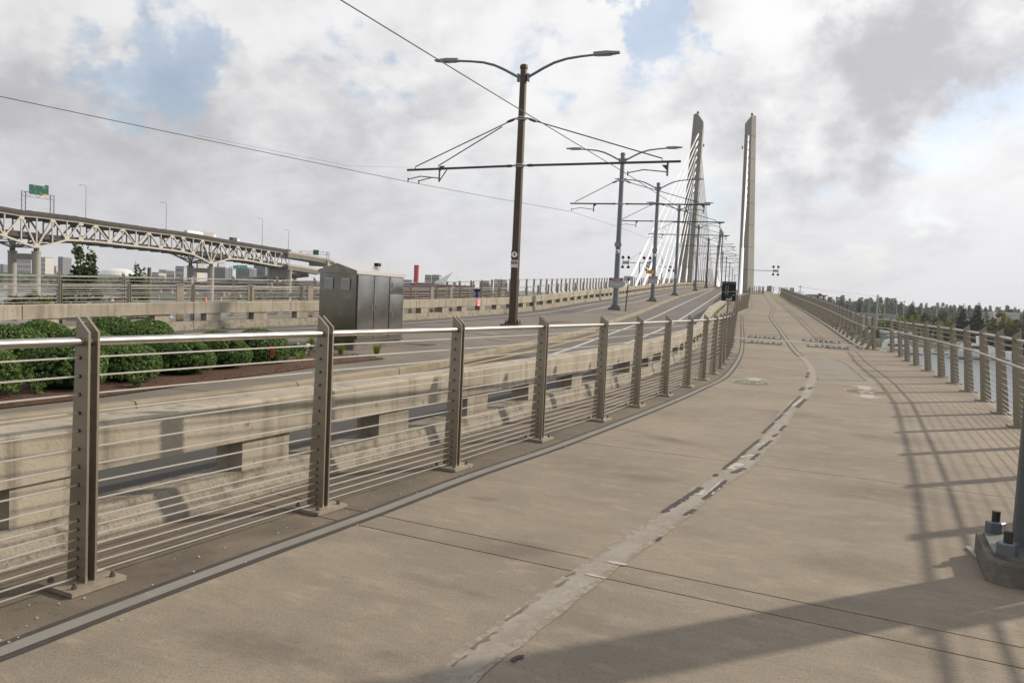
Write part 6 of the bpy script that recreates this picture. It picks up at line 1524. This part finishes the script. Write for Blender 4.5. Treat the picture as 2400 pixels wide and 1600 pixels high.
# ------------------------------------------------------------------ right bank: marina, trees, wooded ridge
def yacht(pxa, pxb, py, label, seed, big=True):
    d = ray((pxa + pxb) / 2, py); k = (-14.8 - EYE) / d.z; c = Vector((d.x * k, d.y * k, -14.8))
    l = (at(pxb, py, c.y) - at(pxa, py, c.y)).length; h = l * .135
    t = thing('motor_yacht', label, 'yacht', tuple(c), R(-3), 'motor yachts moored across the river')
    part('hull', hull_mb(l, l * .27, h), MT['hull'], t, smooth=False); part('waterline_stripe', hull_mb(l * 1.003, l * .272, .28), MT['boat_blue'], t)
    sp = MB().prism([(-l * .44, h * .95), (l * .26, h * 1.05), (l * .12, h * 1.75), (l * .02, h * 1.95), (-l * .42, h * 1.95)], l * .21)
    s = part('deckhouse', sp, MT['hull'], t)
    wd = MB()
    for y in (-1, 1):
        for x0, x1 in (((-.38, -.26), (-.24, -.10), (-.08, .06)) if big else ((-.3, .02),)):
            wd.box((l * (x0 + x1) / 2, y * l * .106, h * 1.5), (l * (x1 - x0), .03, h * .42))
    wd.prism([(l * .245, h * 1.12), (l * .13, h * 1.70), (l * .115, h * 1.70), (l * .23, h * 1.12)], l * .19, Matrix.Translation((.03, 0, 0)))
    part('window', wd, MT['boat_glass'], s)
    if big:
        u = part('flybridge', MB().prism([(-l * .40, h * 1.98), (l * .04, h * 1.98), (-l * .02, h * 2.5), (-l * .1, h * 2.6), (-l * .38, h * 2.3)], l * .18), MT['hull'], t)
        part('hard_top', MB().box((-l * .22, 0, h * 3.2), (l * .3, l * .17, .12)), MT['hull'], u); part('arch', MB().bar((-l * .3, -l * .08, h * 2.2), (-l * .26, -l * .08, h * 3.2), .12).bar((-l * .3, l * .08, h * 2.2), (-l * .26, l * .08, h * 3.2), .12).bar((-l * .1, l * .08, h * 2.4), (-l * .14, l * .08, h * 3.2), .08).bar((-l * .1, -l * .08, h * 2.4), (-l * .14, -l * .08, h * 3.2), .08), MT['hull'], u)
        part('hull_window', MB().box((-l * .1, -l * .135, h * .7), (l * .3, .03, h * .22)), MT['boat_glass'], t)
    else:
        part('canopy', MB().prism([(-l * .5, h * 1.2), (-l * .3, h * 1.4), (-l * .33, h * 2.1), (-l * .44, h * 2.1)], l * .2), MT['bld_tan'], t); part('radar_arch', MB().prism([(-l * .06, h * 1.9), (.04 * l, h * 1.9), (-l * .03, h * 2.5), (-l * .07, h * 2.95), (-l * .085, h * 2.9), (-l * .07, h * 2.4)], l * .16), MT['hull'], t)
    part('bow_rail', MB().tube([(l * .1, -l * .12, h * 1.75), (l * .3, -l * .1, h * 1.85), (l * .47, -l * .02, h * 1.95), (l * .3, l * .1, h * 1.85)], .035, 5), MT['steel'], t)
yacht(2064, 2162, 829, 'white flybridge motor yacht behind the left part of the right fence', 1); yacht(2232, 2368, 842, 'low white sport yacht with a radar arch behind the right fence', 2, False)
yacht(2178, 2222, 830, 'bow of a white yacht half hidden between the two larger yachts', 3, False); yacht(1925, 1950, 766, 'small white yacht seen through the bridge fence posts', 4); yacht(1965, 2000, 786, 'small white yacht beyond the end post of the bridge fence', 5)
for i, (px, y0, y1) in enumerate([(2066, 774, 818), (2261, 784, 824), (2333, 794, 830), (2396, 806, 850), (2120, 770, 800)]):
    D = 320 if i < 4 else 345
    a, b = at(px, y0, D), at(px, y1, D); t = thing('dock_pile', ['teal dock pile left of the flybridge yacht', 'teal dock pile just left of the sport yacht cabin', 'teal dock pile right of the radar arch', 'teal dock pile at the right picture edge', 'teal dock pile behind the flybridge yacht'][i], 'pile', (a.x, a.y, -15.5), 0, 'teal dock piles')
    part('pile', MB().lathe([(.22, -1), (.22, a.z + 15.5)], 10), MT['teal'], t); part('cap', MB().lathe([(.26, a.z + 15.4), (.05, a.z + 15.9)], 10), MT['white'], t)
def dock(px0, px1, py, label, wd=3):
    d0, d1 = ray(px0, py), ray(px1, py); k0, k1 = (-14.2 - EYE) / d0.z, (-14.2 - EYE) / d1.z; a, b = Vector((d0.x * k0, d0.y * k0, -14.4)), Vector((d1.x * k1, d1.y * k1, -14.4))
    D = max(a.y, b.y) - 1; a, b = at(px0, py, D), at(px1, py, D); a.z = b.z = -14.3
    t = thing('floating_dock', label, 'dock', tuple(a), 0, 'docks across the river'); part('deck', MB().bar(a, b, wd, .5), MT['dock'], t, w=True); part('fender', MB().bar(a + Vector((0, -wd / 2 - .1, 0)), b + Vector((0, -wd / 2 - .1, 0)), .2, .9), MT['wood'], t, w=True)
dock(2050, 2230, 822, 'grey floating dock behind the flybridge yacht'); dock(2225, 2420, 832, 'grey floating dock behind the sport yacht')
a, b = at(2052, 774, 372), at(2160, 778, 372)
t = thing('boat_shed', 'long low grey boat shed behind the flybridge yacht', 'building', ((a.x + b.x) / 2, a.y + 5, -13)); w = (b - a).length
part('wall', MB().box((0, 0, (a.z + 13) * .42), (w, 9, (a.z + 13) * .84)), MT['bld_grey'], t); part('roof', MB().prism([(-w / 2 - .5, a.z + 11.6), (w / 2 + .5, a.z + 11.6), (w / 2, a.z + 12.6), (-w / 2, a.z + 12.6)], 10.5), MT['bld_white'], t); part('opening', MB().box((w * .1, -4.52, 2.2), (w * .5, .05, 4.4)), MT['bld_dark'], t)
# individual trees on the right bank
RT = 'trees on the right bank'
conif(2017, 699, -9, 560, 6.0, 'dark pointed conifer behind the bridge fence, left of the tall power pole', 71, RT, 14, 9)
conif(2140, 703, -8, 520, 8.5, 'broad dark conifer between the power poles and the lime trees', 72, RT, 14, 10)
conif(2259, 710, -12, 395, 8.0, 'tall dark conifer, left one of the pair by the sport yacht', 73, RT, 18, 12)
conif(2295, 705, -12, 390, 8.6, 'tallest dark conifer, right one of the pair by the sport yacht', 74, RT, 20, 12)
conif(2313, 722, -12, 400, 6.5, 'shorter dark conifer crowding the tallest one on its right', 75, RT, 16, 11)
conif(2277, 740, -12, 405, 6.5, 'low dark conifer between the tall pair', 76, RT, 14, 11)
def bt(px, ytop, D, W_, m, label, seed, n=900, size=.7, base_z=-12, clumps=34, bs=.1):
    n = int(n * 1.8); p = at(px, ytop, D); broad_tree((p.x, p.y, base_z), label, p.z - base_z, W_, m, seed, n, size, 'broadleaf_tree', RT, bs, clumps=clumps)
bt(2356, 733, 345, 6.2, 'leaf_yellow', 'big yellow-green tree near the right picture edge', 81, 2200, .55, clumps=60); bt(2400, 742, 340, 7.0, 'leaf_grey', 'grey-green tree at the right picture edge', 82, 2200, .55, clumps=60)
bt(2128, 738, 400, 4.2, 'leaf_lime', 'bright lime tree, left one of the sunlit pair', 83, 1200, .55); bt(2150, 741, 402, 3.6, 'leaf_lime', 'bright lime tree, right one of the sunlit pair', 84, 1000, .55); bt(2108, 744, 410, 3.0, 'leaf_lime', 'small lime tree left of the sunlit pair', 90, 700, .55)
bt(2207, 750, 396, 3.6, 'leaf_lime', 'lime tree below the dark cypress row, left', 85, 1000, .55); bt(2229, 751, 396, 3.8, 'leaf_lime', 'lime tree below the dark cypress row, right', 86, 1000, .55)
bt(2183, 732, 420, 6.0, 'leaf_tree', 'round dark tree in front of the lamp standard', 87, 1400, .6); bt(2220, 731, 470, 9, 'leaf_tree', 'dark mass of cypress behind the right lime trees', 88, 1600, .7); bt(2163, 730, 500, 6.5, 'leaf_tree', 'dark green tree right of the broad conifer', 89, 1000, .7)
bt(2060, 738, 430, 4.2, 'leaf_lime', 'yellow-green tree seen past the bridge fence end post', 91, 900, .6); bt(1996, 742, 470, 5.2, 'leaf_yellow', 'yellow-green tree behind the bridge fence under the dark conifer', 92, 900, .7); bt(1965, 735, 500, 5.5, 'leaf_tree', 'green tree behind the middle of the bridge fence', 93, 900, .7)
bt(1935, 730, 520, 6, 'leaf_yellow', 'sunlit tree behind the bridge fence nearer the tower', 94, 900, .7); bt(2090, 752, 390, 5.5, 'leaf_tree', 'dark tree above the grey boat shed', 95, 1000, .6); bt(2320, 758, 385, 7, 'leaf_tree', 'dark undergrowth tree below the tall conifers', 96, 1400, .6)
for i, (px, yt, D, w) in enumerate([(2045, 770, 372, 5), (2170, 768, 372, 6), (2200, 775, 365, 6), (2235, 778, 362, 6), (2270, 782, 358, 6), (2305, 786, 354, 6), (2345, 790, 350, 6.5), (2385, 790, 345, 6.5), (2020, 764, 385, 5), (1990, 758, 400, 5), (2425, 792, 342, 6)]):
    bt(px, yt, D, w, 'leaf_tree', ['shoreline thicket below the bridge end post', 'shoreline thicket right of the boat shed', 'shoreline thicket under the left lime tree', 'shoreline thicket under the right lime tree', 'shoreline thicket below the left tall conifer', 'shoreline thicket below the tallest conifer', 'shoreline thicket above the sport yacht bow', 'shoreline thicket below the yellow-green tree', 'shoreline thicket behind the fence end post', 'shoreline thicket behind the kinked fence posts', 'shoreline thicket at the right picture edge'][i], 200 + i, 900, .6, -14.6, 26, .02)
# wooded ridge: reads as one mass
def ridge():
    rg = random.Random(9); mb = MB(); cm = MB(); proto_c, proto_b = [], []
    rows = []
    for px in range(1700, 2700, 20):
        rows.append([at(px, 760, 900) * 1, at(px, 731 + (px - 1880) * .05, 1150), at(px, 724 + (px - 1880) * .04, 1500), at(px, 740, 2200)])
    rows = [[(p.x, p.y, z) for p, z in zip(r, (-8, 1 + 2 * math.sin(r[0].x * .01), 5 + 3 * math.sin(r[0].x * .013 + 1), -4))] for r in rows]
    struct('wooded_hill', MB().grid(rows), MT['hill'], smooth=True)
    for k in range(1500):
        px = rg.uniform(1720, 2650); D = rg.uniform(880, 1550); d = at(px, 700, D); zb = float(np.interp(D, [900, 1150, 1500, 2200], [-8, 1, 5, -4])) - 1
        H_ = rg.uniform(7, 14) if rg.random() < .6 else rg.uniform(12, 21)
        if px < 2100: H_ *= 1.25
        x, y = d.x, d.y; W_ = H_ * rg.uniform(.16, .24)
        if rg.random() < .42:
            if len(proto_c) < 6: proto_c.append(conifer_mb(rg, 1.0, .19, 9, 7))
            q = proto_c[rg.randrange(len(proto_c))]; a_ = rg.uniform(0, 6.28); ca, sa = math.cos(a_), math.sin(a_); ws_ = H_ * rg.uniform(.85, 1.2)
            mb.add([(x + (p[0] * ca - p[1] * sa) * ws_, y + (p[0] * sa + p[1] * ca) * ws_, zb + p[2] * H_) for p in q.v], q.f)
        else:
            if len(proto_b) < 6: proto_b.append(leaf_mesh('w', [(Vector((d_.x * .42, d_.y * .42, .42 + d_.z * .42)) * rg.uniform(.8, 1.05), d_ + Vector((0, 0, .4))) for d_ in [sph(rg) for _ in range(90)]], .15, None, rg, .5, 1.2))
            q = proto_b[rg.randrange(6) % len(proto_b)]; H2 = H_ * .8; cx_ = rg.uniform(.9, 1.5)
            cm.add([(x + p[0] * H2 * cx_, y + p[1] * H2, zb + p[2] * H2) for p in q.v], q.f)
    struct('distant_conifers', mb, MT['conifer'], kind='stuff'); struct('distant_woodland', cm, MT['wood_far'], kind='stuff')
    # left far shore woods and bluff
    lm = MB()
    for k in range(1500):
        px = rg.uniform(-60, 1250); D = rg.uniform(800, 1500) if px < 700 else rg.uniform(620, 1300); d = at(px, 650, D); H_ = rg.uniform(6, 14); W2 = H_ * .5; n = 6; v = []; zb = -10
        for zz, rr in ((0, .6), (.3, 1.0), (.6, .95), (.85, .6), (1, .12)): v += [(d.x + math.cos(6.28 * q / n + zz * 3) * W2 * rr * rg.uniform(.75, 1.25), d.y + math.sin(6.28 * q / n + zz * 3) * W2 * rr, zb + H_ * zz) for q in range(n)]
        lm.add(v, [(lv * n + q, lv * n + (q + 1) % n, (lv + 1) * n + (q + 1) % n, (lv + 1) * n + q) for lv in range(4) for q in range(n)] + [tuple(range(4 * n, 5 * n))])
    struct('far_shore_trees', lm, MT['wood_far'], kind='stuff')
    rows = []
    for px in range(-300, 2800, 40):
        h = 12 + .42 * (10 * math.sin(px * .011) + 6 * math.sin(px * .037))
        a = at(px, 650, 2300); b = at(px, 650, 2700); rows.append([(a.x * .93, a.y * .93, -6), (a.x, a.y, h * (.75 if px < 1000 else .8)), (b.x, b.y, h * 1.25), (b.x * 1.1, b.y * 1.1, -6)])
    struct('distant_hills', MB().grid(rows), MT['hill'], smooth=True)
MT['hill'] = mat('wooded hill', (.055, .075, .055), .95, layers=[(.02, (.04, .055, .04), .4, .7, .8)])
MT['wood_far'] = mat('distant woodland', (.062, .085, .042), .9, layers=[(.03, (.10, .115, .045), .5, .7, .7), (.3, (.045, .06, .033), .45, .7, .7)], spec=.1)
ridge()

# ------------------------------------------------------------------ power poles, billboard, dish
def power_pole(px, ytop, D, label, h2=None, arms=3, base=-9, w=.35):
    p = at(px, ytop, D); t = thing('power_pole', label, 'power pole', (p.x, p.y, base), R(rng.uniform(-15, 15)), 'power poles on the right bank'); h = p.z - base
    part('mast', MB().tube([(0, 0, 0), (0, 0, h)], [w, w * .6], 8), MT['bld_grey'], t)
    for k in range(arms): part('crossarm', MB().box((0, 0, h - 1.0 - k * 3.2), (4.2 if k else 2.6, .2, .22)), MT['wood'], t)
    return Vector((p.x, p.y, p.z))
pw = [power_pole(1876, 668, 480, 'power pole rising above the bridge fence near the overlook', arms=2), power_pole(2058, 690, 400, 'tallest thick power pole on the right bank', arms=3, w=.55), power_pole(2075, 704, 600, 'thin power pole right of the tallest one', arms=2), power_pole(2120, 704, 620, 'thin power pole left of the broad conifer', arms=2), power_pole(2038, 698, 700, 'faint distant power pole left of the tallest one', arms=2), power_pole(2102, 716, 640, 'short dark power pole between the two thin ones', arms=1), power_pole(2196, 714, 560, 'slim standard with a fan on top beside the round dark tree', arms=1)]
for i, (a, b, dz) in enumerate([(0, 1, -1.0), (0, 1, -4.2), (0, 2, -1), (1, 3, -1.2), (1, 3, -4.2), (2, 3, -1)]):
    A0, B0 = pw[a] + Vector((0, 0, dz)), pw[b] + Vector((0, 0, dz)); pts = sagwire([A0, B0], .04, 10)
    single('power_line', MB().tube(pts, .045, 4), MT['wire'], ['top power line from the overlook pole to the tallest pole', 'lower power line from the overlook pole to the tallest pole', 'power line from the overlook pole to the thin pole', 'top power line running right from the tallest pole', 'lower power line running right from the tallest pole', 'power line between the two thin poles'][i], 'wire', tuple(A0), 'power lines on the right bank')
a, b = at(2327, 733, 520), at(2390, 739, 520)
t = thing('warehouse', 'pale warehouse with a white billboard wall behind the yellow-green tree', 'building', ((a.x + b.x) / 2, a.y + 10, -9)); w = (b - a).length; h = a.z + 9
part('wall', MB().box((0, 0, h * .5), (w, 20, h)), MT['bld_white'], t); bb = part('billboard', MB().box((-w * .33, -10.2, h - 1.6), (w * .3, .2, 4.0)), MT['white'], t)
rp = MB()
for k in range(5): rp.box((-w * .40 + k * 1.0, -10.35, h - .9), (.7, .04, .9))
part('red_print', rp, MT['red'], bb); part('roof', MB().box((w * .18, 0, h + .3), (w * .64, 20, .6)), MT['roof_white'], t)
a = at(2010, 745, 560); t = thing('warehouse', 'low grey warehouse behind the bridge fence beside the tallest power pole', 'building', (a.x + 12, a.y, -9)); part('wall', MB().box((0, 0, 4.6), (24, 14, 9.2)), MT['bld_grey'], t); part('roof', MB().box((0, 0, 9.4), (25, 15, .6)), MT['bld_white'], t)
p = at(1914, 692, 300); t = thing('viewing_shelter', 'dark flat canopy roof showing above the bridge fence', 'shelter', (p.x, p.y, -12)); part('roof', MB().box((0, 0, p.z + 12), (7, 3, .4)), MT['bld_dark'], t); part('post', MB().box((-2.5, 0, (p.z + 12) / 2), (.4, .4, p.z + 12)), MT['bld_dark'], t); part('post', MB().box((2.5, 0, (p.z + 12) / 2), (.4, .4, p.z + 12)), MT['bld_dark'], t)
# shrubs on the near bank under the right fence
for i, (x, y, w, h, m) in enumerate([(12.2, 15.6, .55, 1.1, 'leaf_yellow'), (11.0, 13.0, .6, 1.2, 'leaf_lime'), (14.0, 18.3, .5, .9, 'leaf_grey'), (10.6, 11.6, .5, 1.0, 'leaf_tree')]):
    broad_tree((x, y, -.6 - .5 * (x - RP.at(y))), ['low scrub below the right fence between nearer posts', 'bright green scrub behind the last right fence posts', 'white-flowered scrub beyond the right fence', 'dark scrub at the bottom of the last right fence post'][i], h, w, m, 300 + i, 500, .06, 'scrub', 'scrub under the right fence', .1, clumps=20)

# ------------------------------------------------------------------ damp river air that greys the far things
HZ = bpy.data.materials.new('haze'); HZ.use_nodes = True
hn = HZ.node_tree.nodes; hn.remove(hn['Principled BSDF']); hv = hn.new('ShaderNodeVolumePrincipled')
hv.inputs['Color'].default_value = (.86, .9, .96, 1); hv.inputs['Density'].default_value = .00011; hv.inputs['Anisotropy'].default_value = .0
HZ.node_tree.links.new(hv.outputs[0], hn['Material Output'].inputs['Volume'])
hz_ = struct('haze', MB().box((0, 0, 15), (7000, 7000, 70)), HZ, kind='stuff')
